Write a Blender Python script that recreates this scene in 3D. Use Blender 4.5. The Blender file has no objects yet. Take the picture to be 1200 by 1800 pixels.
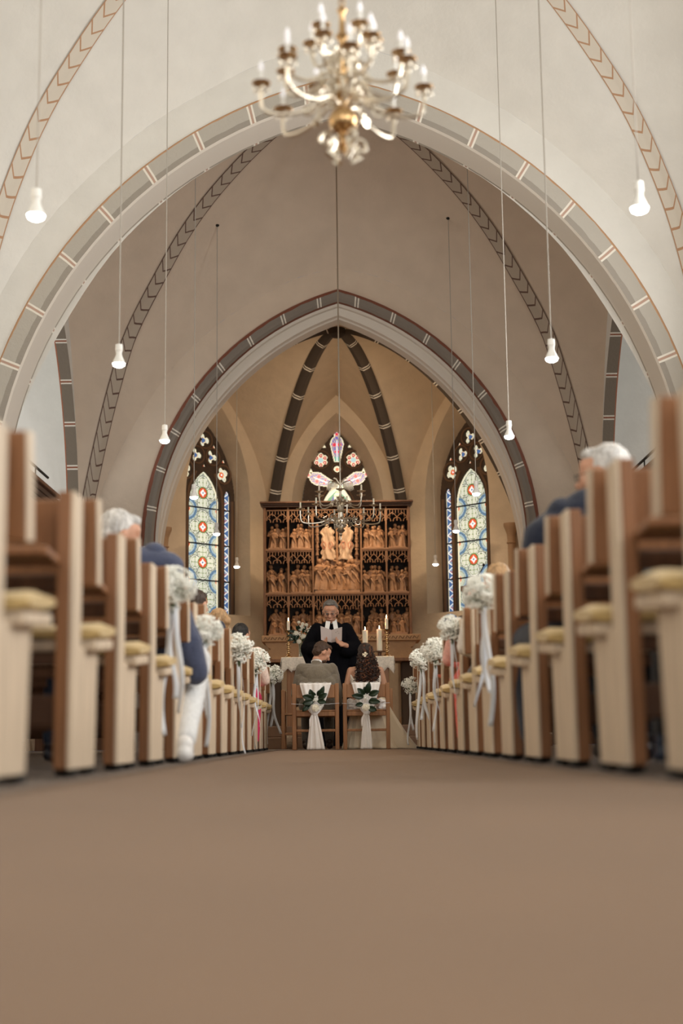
import bpy, bmesh, math, random
import numpy as np
from math import sin, cos, pi, sqrt, hypot, radians as R, atan2, acos
from mathutils import Vector as V, Matrix, noise
from mathutils.bvhtree import BVHTree

sc = bpy.context.scene
COL = sc.collection
random.seed(7)

# ---------------------------------------------------------------- camera
FPX = 2500.0
CAMH = 0.10
def cam_basis(yaw, pitch, roll):
    f = V((sin(yaw)*cos(pitch), cos(yaw)*cos(pitch), sin(pitch)))
    r = V((cos(yaw), -sin(yaw), 0)); u = r.cross(f)
    return r*cos(roll)+u*sin(roll), -r*sin(roll)+u*cos(roll), f
CR, CU, CF = cam_basis(R(.04), R(9.1), R(-.7))
cam_d = bpy.data.cameras.new('camera'); cam = bpy.data.objects.new('camera', cam_d); COL.objects.link(cam)
cam.matrix_world = Matrix(((CR.x, CU.x, -CF.x, 0), (CR.y, CU.y, -CF.y, 0), (CR.z, CU.z, -CF.z, CAMH), (0, 0, 0, 1)))
cam_d.sensor_fit = 'VERTICAL'; cam_d.sensor_height = 36.0; cam_d.sensor_width = 24.0
cam_d.lens = 50.0; cam_d.clip_start = .02; cam_d.clip_end = 200
cam_d.dof.use_dof = True; cam_d.dof.focus_distance = 16.2; cam_d.dof.aperture_fstop = 1.4
sc.camera = cam
def P(x, y, Y):
    """the point at depth Y that the photograph shows at pixel x, y"""
    d = CF + CR*((x-600)/FPX) + CU*((900-y)/FPX)
    return d*(Y/d.y) + V((0, 0, CAMH))

# ---------------------------------------------------------------- world, light, exposure
w = bpy.data.worlds.new('world'); sc.world = w; w.use_nodes = True
w.node_tree.nodes['Background'].inputs[0].default_value = (.75, .85, 1, 1)
w.node_tree.nodes['Background'].inputs[1].default_value = .3
sc.view_settings.view_transform = 'Standard'; sc.view_settings.look = 'None'
sc.view_settings.gamma = 1; sc.view_settings.exposure = 0
sc.view_settings.use_curve_mapping = False

def area(name, loc, target, sx, sy, energy, color, spread=180):
    l = bpy.data.lights.new(name, 'AREA'); l.shape = 'RECTANGLE'; l.size = sx; l.size_y = sy
    l.energy = energy; l.color = color; l.spread = R(spread)
    o = bpy.data.objects.new(name, l); COL.objects.link(o); o.location = loc
    o.rotation_euler = (V(target)-V(loc)).to_track_quat('-Z', 'Y').to_euler(); return o
DAY = (1.0, .98, .94); COOL = (.80, .90, 1.0); WARM = (1.0, .74, .48)
for i, y in enumerate((11.65, 6.15, .65)):      # tall nave windows in the side walls, just outside the frame
    area('nave_window_light', (3.72, y, 3.6), (-2.5, y, 4.4), 1.5, 3.2, (215, 235, 215)[i], DAY)
    area('nave_window_light', (-3.72, y, 3.6), (2.5, y, 4.4), 1.5, 3.2, (30, 24, 24)[i], (1, .76, .50))
area('west_window_light', (0, -1.9, 3.6), (0, 10, 4.2), 3.0, 3.0, 120, DAY)
area('transept_window_light', (-7.2, 17.4, 3.9), (-3, 18.5, 4.3), 2.6, 3.4, 115, (1, .99, .96))
area('transept_window_light', (7.2, 17.4, 3.9), (3, 18.5, 4.3), 2.6, 3.4, 70, DAY)
def spot(name, loc, target, energy, color, size, blend=.6, radius=.08):
    l = bpy.data.lights.new(name, 'SPOT'); l.energy = energy; l.color = color; l.spot_size = R(size)
    l.spot_blend = blend; l.shadow_soft_size = radius
    o = bpy.data.objects.new(name, l); COL.objects.link(o); o.location = loc
    o.rotation_euler = (V(target)-V(loc)).to_track_quat('-Z', 'Y').to_euler(); return o
spot('chancel_spot', (-1.5, 20.7, 5.0), (.1, 22.3, 3.5), 230, WARM, 46)
spot('chancel_spot', (1.5, 20.7, 5.0), (-.1, 22.3, 3.5), 230, WARM, 46)
area('chancel_lamp', (0, 20.75, 5.4), (0, 23.5, 2.5), 1.6, .4, 55, WARM)

# ---------------------------------------------------------------- materials
MATS = {}
def nodes_of(name):
    m = bpy.data.materials.new(name); m.use_nodes = True; nt = m.node_tree
    return m, nt, nt.nodes['Principled BSDF']
def mat(name, col, rough=.6, metal=0, bump=0, bscale=40, var=0, vscale=8, stretch=None, sheen=0, trans=0, ior=1.45, sss=0, alpha=1, spec=.5):
    if name in MATS: return MATS[name]
    m, nt, b = nodes_of(name); N = nt.nodes.new; L = nt.links.new
    b.inputs['Base Color'].default_value = (*col, 1); b.inputs['Roughness'].default_value = rough
    b.inputs['Metallic'].default_value = metal; b.inputs['IOR'].default_value = ior
    b.inputs['Specular IOR Level'].default_value = spec
    b.inputs['Transmission Weight'].default_value = trans; b.inputs['Alpha'].default_value = alpha
    if sheen: b.inputs['Sheen Weight'].default_value = sheen
    if sss: b.inputs['Subsurface Weight'].default_value = sss; b.inputs['Subsurface Scale'].default_value = .02
    tc = N('ShaderNodeTexCoord'); mp = N('ShaderNodeMapping'); L(tc.outputs['Object'], mp.inputs[0])
    if stretch: mp.inputs['Scale'].default_value = stretch
    if var:
        n = N('ShaderNodeTexNoise'); n.inputs['Scale'].default_value = vscale; n.inputs['Detail'].default_value = 6
        L(mp.outputs[0], n.inputs[0]); mx = N('ShaderNodeMix'); mx.data_type = 'RGBA'
        mr = N('ShaderNodeMapRange'); L(n.outputs[0], mr.inputs[0]); mr.inputs[1].default_value = .3; mr.inputs[2].default_value = .7
        L(mr.outputs[0], mx.inputs[0])
        mx.inputs[6].default_value = (*[c*(1-var) for c in col], 1); mx.inputs[7].default_value = (*[min(1, c*(1+var)) for c in col], 1)
        L(mx.outputs[2], b.inputs['Base Color'])
    if bump:
        n = N('ShaderNodeTexNoise'); n.inputs['Scale'].default_value = bscale; n.inputs['Detail'].default_value = 4
        L(mp.outputs[0], n.inputs[0]); bp = N('ShaderNodeBump'); bp.inputs['Strength'].default_value = bump
        bp.inputs['Distance'].default_value = .02; L(n.outputs[0], bp.inputs['Height']); L(bp.outputs[0], b.inputs['Normal'])
    MATS[name] = m; return m
def emit(name, col, s):
    if name in MATS: return MATS[name]
    m, nt, b = nodes_of(name)
    b.inputs['Base Color'].default_value = (*col, 1); b.inputs['Emission Color'].default_value = (*col, 1)
    b.inputs['Emission Strength'].default_value = s; MATS[name] = m; return m
def band_mat(name, base, inner, edge, line, split=.35, edge_w=.08, inner_edge=None, pitch=.62):
    """painted arch band; U runs from the intrados (0) to the outer edge (1), V along the arch in metres"""
    m, nt, b = nodes_of(name); N = nt.nodes.new; L = nt.links.new
    uv = N('ShaderNodeUVMap'); uv.uv_map = 'UVMap'; sp = N('ShaderNodeSeparateXYZ'); L(uv.outputs[0], sp.inputs[0])
    def mth(op, a, c=None):
        n = N('ShaderNodeMath'); n.operation = op
        for i, q in enumerate((a, c)):
            if q is None: continue
            if hasattr(q, 'links'): L(q, n.inputs[i])
            else: n.inputs[i].default_value = q
        return n.outputs[0]
    def mix(f, a, c):
        n = N('ShaderNodeMix'); n.data_type = 'RGBA'; L(f, n.inputs[0])
        for i, q in ((6, a), (7, c)):
            if hasattr(q, 'links'): L(q, n.inputs[i])
            else: n.inputs[i].default_value = (*q, 1)
        return n.outputs[2]
    u, v = sp.outputs[0], sp.outputs[1]
    nz = N('ShaderNodeTexNoise'); nz.inputs['Scale'].default_value = 6; nz.inputs['Detail'].default_value = 5
    tcn = N('ShaderNodeTexCoord'); L(tcn.outputs['Object'], nz.inputs[0])
    u2 = mth('ADD', u, mth('MULTIPLY', mth('SUBTRACT', nz.outputs[0], .5), .14))
    c = mix(mth('LESS_THAN', u2, split), base, inner)
    fr = mth('FRACT', mth('DIVIDE', v, pitch)); d = mth('MULTIPLY', mth('ABSOLUTE', mth('SUBTRACT', fr, .5)), pitch)
    inring = mth('LESS_THAN', d, .034); inred = mth('LESS_THAN', d, .013)
    c = mix(inring, c, (.82, .78, .70)); c = mix(inred, c, line)
    c = mix(mth('GREATER_THAN', u2, 1-edge_w), c, edge)
    if inner_edge: c = mix(mth('LESS_THAN', u2, inner_edge[1]), c, inner_edge[0])
    L(c, b.inputs['Base Color']); b.inputs['Roughness'].default_value = .8
    bp = N('ShaderNodeBump'); bp.inputs['Strength'].default_value = .25; bp.inputs['Distance'].default_value = .02
    n2 = N('ShaderNodeTexNoise'); n2.inputs['Scale'].default_value = 25; L(tcn.outputs['Object'], n2.inputs[0])
    L(n2.outputs[0], bp.inputs['Height']); L(bp.outputs[0], b.inputs['Normal'])
    MATS[name] = m; return m
def chevron_mat(name, base, line):
    m, nt, b = nodes_of(name); N = nt.nodes.new; L = nt.links.new
    uv = N('ShaderNodeUVMap'); uv.uv_map = 'UVMap'; sp = N('ShaderNodeSeparateXYZ'); L(uv.outputs[0], sp.inputs[0])
    def mth(op, a, c=None):
        n = N('ShaderNodeMath'); n.operation = op
        for i, q in enumerate((a, c)):
            if q is None: continue
            if hasattr(q, 'links'): L(q, n.inputs[i])
            else: n.inputs[i].default_value = q
        return n.outputs[0]
    a = mth('ABSOLUTE', mth('SUBTRACT', sp.outputs[0], .5))
    ph = mth('FRACT', mth('ADD', mth('DIVIDE', sp.outputs[1], .21), mth('MULTIPLY', a, 1.1)))
    ch = mth('LESS_THAN', ph, .13); ed = mth('GREATER_THAN', a, .44); f = mth('MAXIMUM', ch, ed)
    mx = N('ShaderNodeMix'); mx.data_type = 'RGBA'; L(f, mx.inputs[0])
    mx.inputs[6].default_value = (*base, 1); mx.inputs[7].default_value = (*line, 1)
    L(mx.outputs[2], b.inputs['Base Color']); b.inputs['Roughness'].default_value = .85
    MATS[name] = m; return m
def wood(name, col, dark=.6, stretch=(30, 30, 2), rough=.45):
    return mat(name, col, rough, var=.22, vscale=1.4, stretch=stretch, bump=.08, bscale=3)
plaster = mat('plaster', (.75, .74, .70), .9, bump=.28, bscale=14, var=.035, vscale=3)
plaster_bounce = mat('plaster_bounce_tint', (.71, .60, .49), .9, bump=.28, bscale=14, var=.04, vscale=3)  # nave plaster with the crossing's warm bulb and bounce light mixed into its colour
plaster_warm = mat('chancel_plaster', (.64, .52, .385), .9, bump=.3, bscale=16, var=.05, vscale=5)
smooth_plaster = mat('reveal_plaster', (.72, .67, .60), .85, bump=.08, bscale=20)
band_pale = band_mat('pale_arch_paint', (.47, .44, .39), (.33, .30, .26), (.50, .29, .16), (.50, .34, .27), .28, .045)
band_dark = band_mat('chancel_arch_paint', (.235, .205, .175), (.235, .205, .175), (.22, .075, .045), (.235, .205, .175), -1, .15, ((.16, .06, .035), .15), .60)
band_side = band_mat('side_arch_paint', (.215, .18, .14), (.215, .18, .14), (.40, .15, .08), (.30, .12, .07), -1, .10, None, .62)
rib_dark = band_mat('rib_paint', (.085, .065, .05), (.06, .045, .035), (.07, .05, .04), (.085, .065, .05), .5, .01, None, .60)
chev_near = chevron_mat('chevron_paint_pale', (.66, .61, .53), (.46, .27, .16))
chev_far = chevron_mat('chevron_paint_grey', (.52, .45, .37), (.15, .09, .07))
oak = wood('oak', (.24, .105, .043)); oak_d = wood('dark_oak', (.10, .045, .022))
oak_lit = wood('side_lit_oak', (.64, .52, .39), rough=.5)  # pew wood with the side light on the aisle faces put into its colour
chairwood = wood('chair_wood', (.27, .125, .052)); altarwood = wood('altar_wood', (.25, .115, .05))
carved = mat('carved_limewood', (.35, .19, .10), .42, bump=.35, bscale=30, var=.2, vscale=12)
carved_d = mat('retable_frame_wood', (.17, .08, .037), .5, bump=.2, bscale=30, var=.2, vscale=10)
carved_mid = mat('tracery_wood_dim', (.24, .12, .058), .5, bump=.2, bscale=30, var=.15)  # darker carved wood; the weaker light on the tracery is in its colour
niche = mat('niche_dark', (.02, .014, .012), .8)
stone_tan = mat('tan_sandstone', (.50, .30, .16), .7, bump=.2, bscale=30, var=.08, vscale=10)
tracery_m = mat('tracery_stone', (.075, .05, .035), .8, bump=.3, bscale=20, var=.15)
lead = mat('black_iron', (.01, .01, .01), .5)
cushion_m = mat('mustard_cushion', (.56, .40, .17), .95, bump=.3, bscale=80, sheen=.3)
rubber = mat('black_rubber', (.012, .012, .012), .6)
brass = mat('brass', (.55, .36, .18), .25, 1)
brass_old = mat('aged_brass', (.50, .40, .27), .20, 1)
white_pl = mat('white_plastic', (.85, .85, .82), .4)
bulb_e = emit('bulb_glass', (1.0, .96, .88), 14)
candle_w = mat('candle_wax', (.86, .80, .66), .5, sss=.3)
flame_e = emit('flame', (1, .75, .38), 20)
lace_m = mat('white_lace', (.84, .76, .66), .9, bump=.3, bscale=60, var=.15, vscale=40)
tulle_m = mat('white_tulle', (.85, .82, .80), .9, bump=.1, sheen=.3)
glass_m = mat('clear_glass', (.95, .97, .95), .05, trans=.95)
leaf_m = mat('green_leaf', (.009, .026, .011), .35, var=.3)
stem_m = mat('stem_green', (.10, .14, .06), .7)
gyp_m = mat('gypsophila_white', (.92, .93, .88), .8)
rose_m = mat('white_rose', (.86, .82, .70), .7)
ribbon_m = mat('satin_ribbon', (.74, .78, .84), .35, sheen=.4)
skin_m = mat('skin', (.55, .29, .19), .5, sss=.12, var=.06)
skin_pale = mat('fair_skin', (.68, .40, .29), .5, sss=.12, var=.06)

# ---------------------------------------------------------------- mesh helpers
class MB:
    def __init__(s): s.v = []; s.f = []; s.uv = []
    def add(s, vs, fs, uv=None):
        o = len(s.v); s.v += [tuple(p) for p in vs]
        for k, f in enumerate(fs):
            s.f.append([i+o for i in f]); s.uv.append([uv[i] for i in f] if uv else None)
        return s
    def box(s, lo, hi, M=None):
        x0, y0, z0 = lo; x1, y1, z1 = hi
        vs = [V(p) for p in ((x0, y0, z0), (x1, y0, z0), (x1, y1, z0), (x0, y1, z0), (x0, y0, z1), (x1, y0, z1), (x1, y1, z1), (x0, y1, z1))]
        if M: vs = [M @ p for p in vs]
        return s.add(vs, [(0, 3, 2, 1), (4, 5, 6, 7), (0, 1, 5, 4), (1, 2, 6, 5), (2, 3, 7, 6), (3, 0, 4, 7)])
    def lathe(s, prof, c=(0, 0, 0), n=16, M=None, mod=None):
        """prof: (r, z) bottom to top about the z axis"""
        vs = []; fs = []
        for k, (r, z) in enumerate(prof):
            for j in range(n):
                a = 2*pi*j/n; q = r*(mod(a, k) if mod else 1); p = V((q*cos(a), q*sin(a), z))
                if M: p = M @ p
                vs.append(p+V(c))
        for k in range(len(prof)-1):
            for j in range(n):
                a = k*n+j; b = k*n+(j+1) % n; fs.append((a, b, b+n, a+n))
        fs.append(tuple(range(n-1, -1, -1))); m = (len(prof)-1)*n; fs.append(tuple(range(m, m+n)))
        return s.add(vs, fs)
    def ell(s, c, r, n=12, m=8, M=None):
        if not hasattr(r, '__len__'): r = (r, r, r)
        vs = []; fs = []
        for k in range(m+1):
            t = pi*k/m
            t = min(max(t, .05), pi-.05)
            for j in range(n):
                a = 2*pi*j/n; p = V((r[0]*sin(t)*cos(a), r[1]*sin(t)*sin(a), -r[2]*cos(t)))
                if M: p = M @ p
                vs.append(p+V(c))
        for k in range(m):
            for j in range(n):
                a = k*n+j; b = k*n+(j+1) % n; fs.append((a, b, b+n, a+n))
        fs.append(tuple(range(n-1, -1, -1))); q = m*n; fs.append(tuple(range(q, q+n)))
        return s.add(vs, fs)
    def tube(s, path, rad, n=8, squash=1, caps=True):
        path = [V(p) for p in path]
        if not hasattr(rad, '__len__'): rad = [rad]*len(path)
        up = None; vs = []; fs = []
        for i, p in enumerate(path):
            t = (path[min(i+1, len(path)-1)]-path[max(i-1, 0)])
            if t.length < 1e-7: t = V((0, 0, 1))
            t.normalize()
            if up is None:
                up = V((0, 0, 1)) if abs(t.z) < .9 else V((0, 1, 0))
            a = t.cross(up)
            if a.length < 1e-4: a = t.cross(V((1, 0, 0)))
            a.normalize(); b = a.cross(t); up = b
            for j in range(n):
                q = 2*pi*j/n; vs.append(p+a*rad[i]*cos(q)+b*rad[i]*squash*sin(q))
        for k in range(len(path)-1):
            for j in range(n):
                x = k*n+j; y = k*n+(j+1) % n; fs.append((x, y, y+n, x+n))
        if caps: fs.append(tuple(range(n-1, -1, -1))); m = (len(path)-1)*n; fs.append(tuple(range(m, m+n)))
        return s.add(vs, fs)
    def cap(s, a, b, ra, rb, n=12):
        """tapered capsule"""
        a = V(a); b = V(b); d = b-a; L = d.length or 1e-6; t = d/L
        P_ = []; r_ = []
        for k in range(5):
            q = pi/2*(1-k/4); P_.append(a-t*ra*sin(q)); r_.append(max(ra*cos(q), ra*.08))
        for k in range(5):
            q = pi/2*k/4; P_.append(b+t*rb*sin(q)); r_.append(max(rb*cos(q), rb*.08))
        return s.tube(P_, r_, n)
    def strip(s, A, B, uv=None, thick=None):
        n = len(A); vs = list(A)+list(B); fs = [(i, i+1, n+i+1, n+i) for i in range(n-1)]
        return s.add(vs, fs, uv)
    def grid(s, rows, uv=None):
        h = len(rows); w_ = len(rows[0]); vs = [p for r in rows for p in r]
        fs = [(i*w_+j, i*w_+j+1, (i+1)*w_+j+1, (i+1)*w_+j) for i in range(h-1) for j in range(w_-1)]
        return s.add(vs, fs, uv)
    def build(s, name, m, parent=None, smooth=True, loc=None, angle=40):
        me = bpy.data.meshes.new(name); me.from_pydata(s.v, [], s.f); me.update()
        if any(u for u in s.uv):
            l = me.uv_layers.new(name='UVMap'); i = 0
            for f, u in zip(s.f, s.uv):
                for k in range(len(f)):
                    l.data[i].uv = u[k] if u else (0, 0); i += 1
        me.materials.append(m)
        if smooth:
            me.polygons.foreach_set('use_smooth', [True]*len(me.polygons))
            me.set_sharp_from_angle(angle=R(angle))
        o = bpy.data.objects.new(name, me); COL.objects.link(o)
        if parent: o.parent = parent
        if loc: o.location = loc
        return o
def bevel(o, w_=.006, seg=2):
    b = o.modifiers.new('bevel', 'BEVEL'); b.width = w_; b.segments = seg; b.limit_method = 'ANGLE'; return o
def solid(o, t, off=0):
    b = o.modifiers.new('solid', 'SOLIDIFY'); b.thickness = t; b.offset = off; return o
def remesh(o, vox=.012, it=4, noise_amt=0, noise_size=.03):
    r = o.modifiers.new('remesh', 'REMESH'); r.mode = 'VOXEL'; r.voxel_size = vox; r.use_smooth_shade = True
    if it:
        s = o.modifiers.new('smooth', 'SMOOTH'); s.factor = .5; s.iterations = it
    if noise_amt:
        tx = bpy.data.textures.new('clumps', 'CLOUDS'); tx.noise_scale = noise_size
        d = o.modifiers.new('displace', 'DISPLACE'); d.texture = tx; d.strength = noise_amt; d.mid_level = .5
    return o
def tag(o, label=None, cat=None, group=None, kind=None):
    if label: o['label'] = label
    if cat: o['category'] = cat
    if group: o['group'] = group
    if kind: o['kind'] = kind
    return o
def struct(o): o['kind'] = 'structure'; return o
def thing(name, label, cat, loc=(0, 0, 0), rz=0, group=None):
    o = bpy.data.objects.new(name, None); COL.objects.link(o); o.location = loc; o.rotation_euler = (0, 0, rz)
    o.empty_display_size = .1
    return tag(o, label, cat, group)
CH = {}
def copy_tree(o, parent=None, top=True):
    c = o.copy(); COL.objects.link(c)
    if parent: c.parent = parent
    for ch in list(o.children): copy_tree(ch, c)
    return c
def catmull(pts, n=8):
    pts = [V(p) for p in pts]; out = []
    q = [pts[0]*2-pts[1]]+pts+[pts[-1]*2-pts[-2]]
    for i in range(1, len(q)-2):
        for k in range(n):
            t = k/n; a, b, c, d = q[i-1], q[i], q[i+1], q[i+2]
            out.append(.5*((2*b)+(c-a)*t+(2*a-5*b+4*c-d)*t*t+(3*b-a-3*c+d)*t**3))
    out.append(pts[-1]); return out
ORD = ['first', 'second', 'third', 'fourth', 'fifth', 'sixth', 'seventh', 'eighth', 'ninth', 'tenth', 'eleventh', 'twelfth', 'thirteenth', 'fourteenth']

# ---------------------------------------------------------------- church shell
def arch_half(c, cz, r, zb, n=28, nv=6):
    """half of a pointed arch, from base to apex, X >= 0"""
    th = acos(-c/r) if abs(c) < r else pi/2
    pts = [(c+r, zb+(cz-zb)*k/nv) for k in range(nv)]
    pts += [(c+r*cos(th*k/n), cz+r*sin(th*k/n)) for k in range(n+1)]
    pts[-1] = (0.0, pts[-1][1]); return pts
def arch_full(*a, **k):
    h = arch_half(*a, **k); return [(-x, z) for x, z in h]+[(x, z) for x, z in h[-2::-1]]
def arc_len(pts):
    s = 0; o = [0]
    for a, b in zip(pts, pts[1:]): s += hypot(b[0]-a[0], b[1]-a[1]); o.append(s)
    return o
def profile_curve(pts, n=40):
    c = catmull([(x, z, 0) for x, z in pts], 12); return [(p.x, p.y) for p in c]
def interp(curve):
    xs = np.array([p[0] for p in curve]); zs = np.array([p[1] for p in curve])
    o = np.argsort(xs); return lambda x: float(np.interp(abs(x), xs[o], zs[o]))
A1 = dict(c=-1.0, cz=2.45)                       # nave arch
CB = (-1.33, 2.515)
CAc, CAz = -1.06, 2.85                           # chancel arch
W1 = interp(profile_curve([(0, 7.55), (.6, 7.4), (1.2, 7.12), (2.1, 6.55), (3.0, 5.65), (3.55, 4.75), (3.8, 3.9), (3.87, 2.3)]))
D1 = interp(profile_curve([(0, 8.6), (1.0, 8.3), (2.07, 7.5), (2.6, 7.0), (2.95, 6.6), (3.25, 6.1), (3.52, 5.5), (3.75, 4.6), (3.85, 3.5), (3.87, 2.3)]))
W2 = interp(profile_curve([(0, 6.92), (.61, 6.77), (1.36, 6.36), (1.86, 6.0), (2.43, 5.42), (2.92, 4.67), (3.35, 3.8), (3.6, 3.0), (3.7, 2.2)]))
D2 = interp(profile_curve([(0, 8.5), (.8, 8.18), (1.48, 7.72), (2.0, 7.22), (2.42, 6.65), (2.86, 6.0), (3.05, 5.5), (3.24, 4.88), (3.42, 4.15), (3.55, 3.55), (3.7, 2.2)]))
def grid_u(n=40):
    return [sin(pi/2*(k/n)) for k in range(n+1)]     # dense near 1
VAULT = MB()
def vault(name, a, Yc, b, W, D, hit=VAULT):
    us = [-u for u in grid_u()[::-1]]+grid_u()[1:]; mb = MB(); T = 10
    for sgn in (1, -1):                                # cells to east and west, ruled along Y
        rows = []
        for t in range(T+1):
            q = t/T; rows.append([V((u*a, Yc+sgn*(b+(abs(u)*b-b)*q), W(u*a)+(D(u*a)-W(u*a))*(q+.22*sin(pi*q)*.9*(1-abs(u))))) for u in us])
        mb.grid(rows if sgn < 0 else [r[::-1] for r in rows])
        rows = []
        for t in range(T+1):
            q = t/T; rows.append([V((sgn*(a+(abs(u)*a-a)*q), Yc+u*b, W(u*a)+(D(u*a)-W(u*a))*(q+.22*sin(pi*q)*.9*(1-abs(u))))) for u in us])
        mb.grid(rows if sgn > 0 else [r[::-1] for r in rows])
    hit.add(mb.v, mb.f)
    o = mb.build(name, plaster, angle=25); struct(o)
    return o
vault('ceiling', 3.87, .65, 2.75, W1, D1); vault('ceiling', 3.87, 6.15, 2.75, W1, D1)
vault('ceiling', 3.87, 11.65, 2.75, W1, D1); vault('ceiling', 3.70, 17.45, 2.55, W2, D2).data.materials[0] = plaster_bounce
VB = BVHTree.FromPolygons([V(p) for p in VAULT.v], VAULT.f)
def groin_band(a, Yc, b, D, sx, sy, m, width, drop=.012):
    us = grid_u(90)[:-6]; nc = 8
    dirn = V((sx*a, sy*b, 0)).normalized(); side = V((-dirn.y, dirn.x, 0)); s = 0; prev = None
    cols_ = [[] for _ in range(nc+1)]; vs_l = []
    for u in us:
        c = V((sx*u*a, Yc+sy*u*b, D(u*a)))
        if prev is not None: s += (c-prev).length
        prev = c; vs_l.append(s)
        for j in range(nc+1):
            p = c+side*width*(j/nc-.5); h = VB.ray_cast(V((p.x, p.y, 1)), V((0, 0, 1)))
            z = h[0].z if h[0] else c.z
            p.z = max(z, c.z-.22)-drop; cols_[j].append(p-V((0, sy*.012, 0)))
    uv = [(j/nc, v) for j in range(nc+1) for v in vs_l]
    return struct(MB().grid(cols_, uv).build('trim_1', m))
for sx in (-1, 1):
    groin_band(3.87, 11.65, 2.75, D1, sx, 1, chev_near, .17)
    groin_band(3.70, 17.45, 2.55, D2, sx, 1, chev_far, .19)
    groin_band(3.70, 17.45, 2.55, D2, sx, -1, chev_far, .19)
def wall_xz(name, inner, outer, Y, m=plaster, dy=0):
    """wall face in plane Y between two curves in X and Z with the same number of points"""
    mb = MB(); mb.strip([V((x, Y, z)) for x, z in inner], [V((x, Y, z)) for x, z in outer]); return struct(mb.build(name, m))
def lun(W, a, pts, zb=0):
    """outer curve matched to the arch samples: same fraction of the half width"""
    n = len(pts); h = n//2; out = []
    us = np.linspace(0, 1, h+1)
    zz = [zb+(2.3-zb)*k/6 for k in range(6)]
    arcn = h-6
    half = [(a, z) for z in zz]+[(a*cos(pi/2*k/arcn), W(a*cos(pi/2*k/arcn))) for k in range(arcn+1)]
    half[-1] = (0, W(0))
    return [(-x, z) for x, z in half]+[(x, z) for x, z in half[-2::-1]]
def arch_band(name, c, cz, prof, zb, m, vscale=1):
    """sweep of a section [(radius, Y, U)] along a pointed arch"""
    mb = MB(); cc = [q[3] if len(q) > 3 else (c, cz) for q in prof]; curves = [arch_full(cc[i][0], cc[i][1], q[0], zb) for i, q in enumerate(prof)]; L_ = arc_len(curves[0]); mid = L_[len(L_)//2]
    for k in range(len(prof)-1):
        A = [V((x, prof[k][1], z)) for x, z in curves[k]]; B = [V((x, prof[k+1][1], z)) for x, z in curves[k+1]]
        uv = [(prof[k][2], abs(l-mid)) for l in L_]+[(prof[k+1][2], abs(l-mid)) for l in L_]
        mb.strip(A, B, uv)
    return struct(mb.build(name, m))
c1, z1 = A1['c'], A1['cz']
a_out = arch_full(c1, z1, 4.81, 0)
wall_xz('wall_nave_arch', a_out, lun(W1, 3.87, a_out), 14.4)
wall_xz('wall_nave_arch', arch_full(c1, z1, 4.80, 0), lun(W2, 3.70, a_out), 14.9)
arch_band('trim_2', c1, z1, [(4.585, 14.385, 0), (4.80, 14.385, 1), (4.815, 14.40, 1)], 0, band_pale)
arch_band('trim_3', c1, z1, [(4.585, 14.385, .5), (4.57, 14.42, .5), (4.57, 14.86, .5)], 0, smooth_plaster)
arch_band('trim_4', c1, z1, [(4.57, 14.86, 0), (4.57, 14.905, .5), (4.80, 14.905, 1)], 0, band_mat('far_edge_paint', (.42, .38, .32), (.34, .30, .25), (.3, .25, .2), (.5, .35, .28), .1, .05))
c_out = arch_full(CAc, CAz, 3.89, 0)
wall_xz('wall_chancel_arch', c_out, lun(W2, 3.70, c_out), 20.0, plaster_bounce)
arch_band('trim_5', CAc, CAz, [(3.90, 20.0, 1), (3.885, 19.955, .97), (3.84, 19.935, .84), (3.80, 19.955, .70), (3.75, 19.955, .4), (3.72, 19.99, .18), (3.70, 20.03, 0)], 0, band_dark)
arch_band('trim_6', CAc, CAz, [(3.70, 20.03, 0), (3.66, 20.03, 0), (3.655, 20.10, 0), (3.96, 20.12, 0, CB), (3.95, 20.20, 0, CB), (3.93, 20.22, 0, CB), (3.93, 20.50, 1, CB)], 0, smooth_plaster)
arch_band('trim_7', CAc, CAz, [(3.93, 20.50, 0, CB), (4.7, 20.50, 1, CB)], 0, plaster_warm)
# side walls of the nave bays
def side_wall(name, X, Y0, Yc, b, W, a, m=plaster):
    mb = MB(); us = [-u for u in grid_u(16)[::-1]]+grid_u(16)[1:]
    mb.strip([V((X, Yc+u*b, 0)) for u in us], [V((X, Yc+u*b, W(u*a))) for u in us]); return struct(mb.build(name, m))
for sx in (-1, 1):
    for yc in (.65, 6.15, 11.65): side_wall('wall_left' if sx < 0 else 'wall_right', sx*3.87, 0, yc, 2.75, W1, 3.87)
mbw = MB(); us = [-u for u in grid_u(16)[::-1]]+grid_u(16)[1:]
mbw.strip([V((u*3.87, -2.1, 0)) for u in us], [V((u*3.87, -2.1, W1(u*3.87))) for u in us]); struct(mbw.build('wall_back', plaster))
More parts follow.
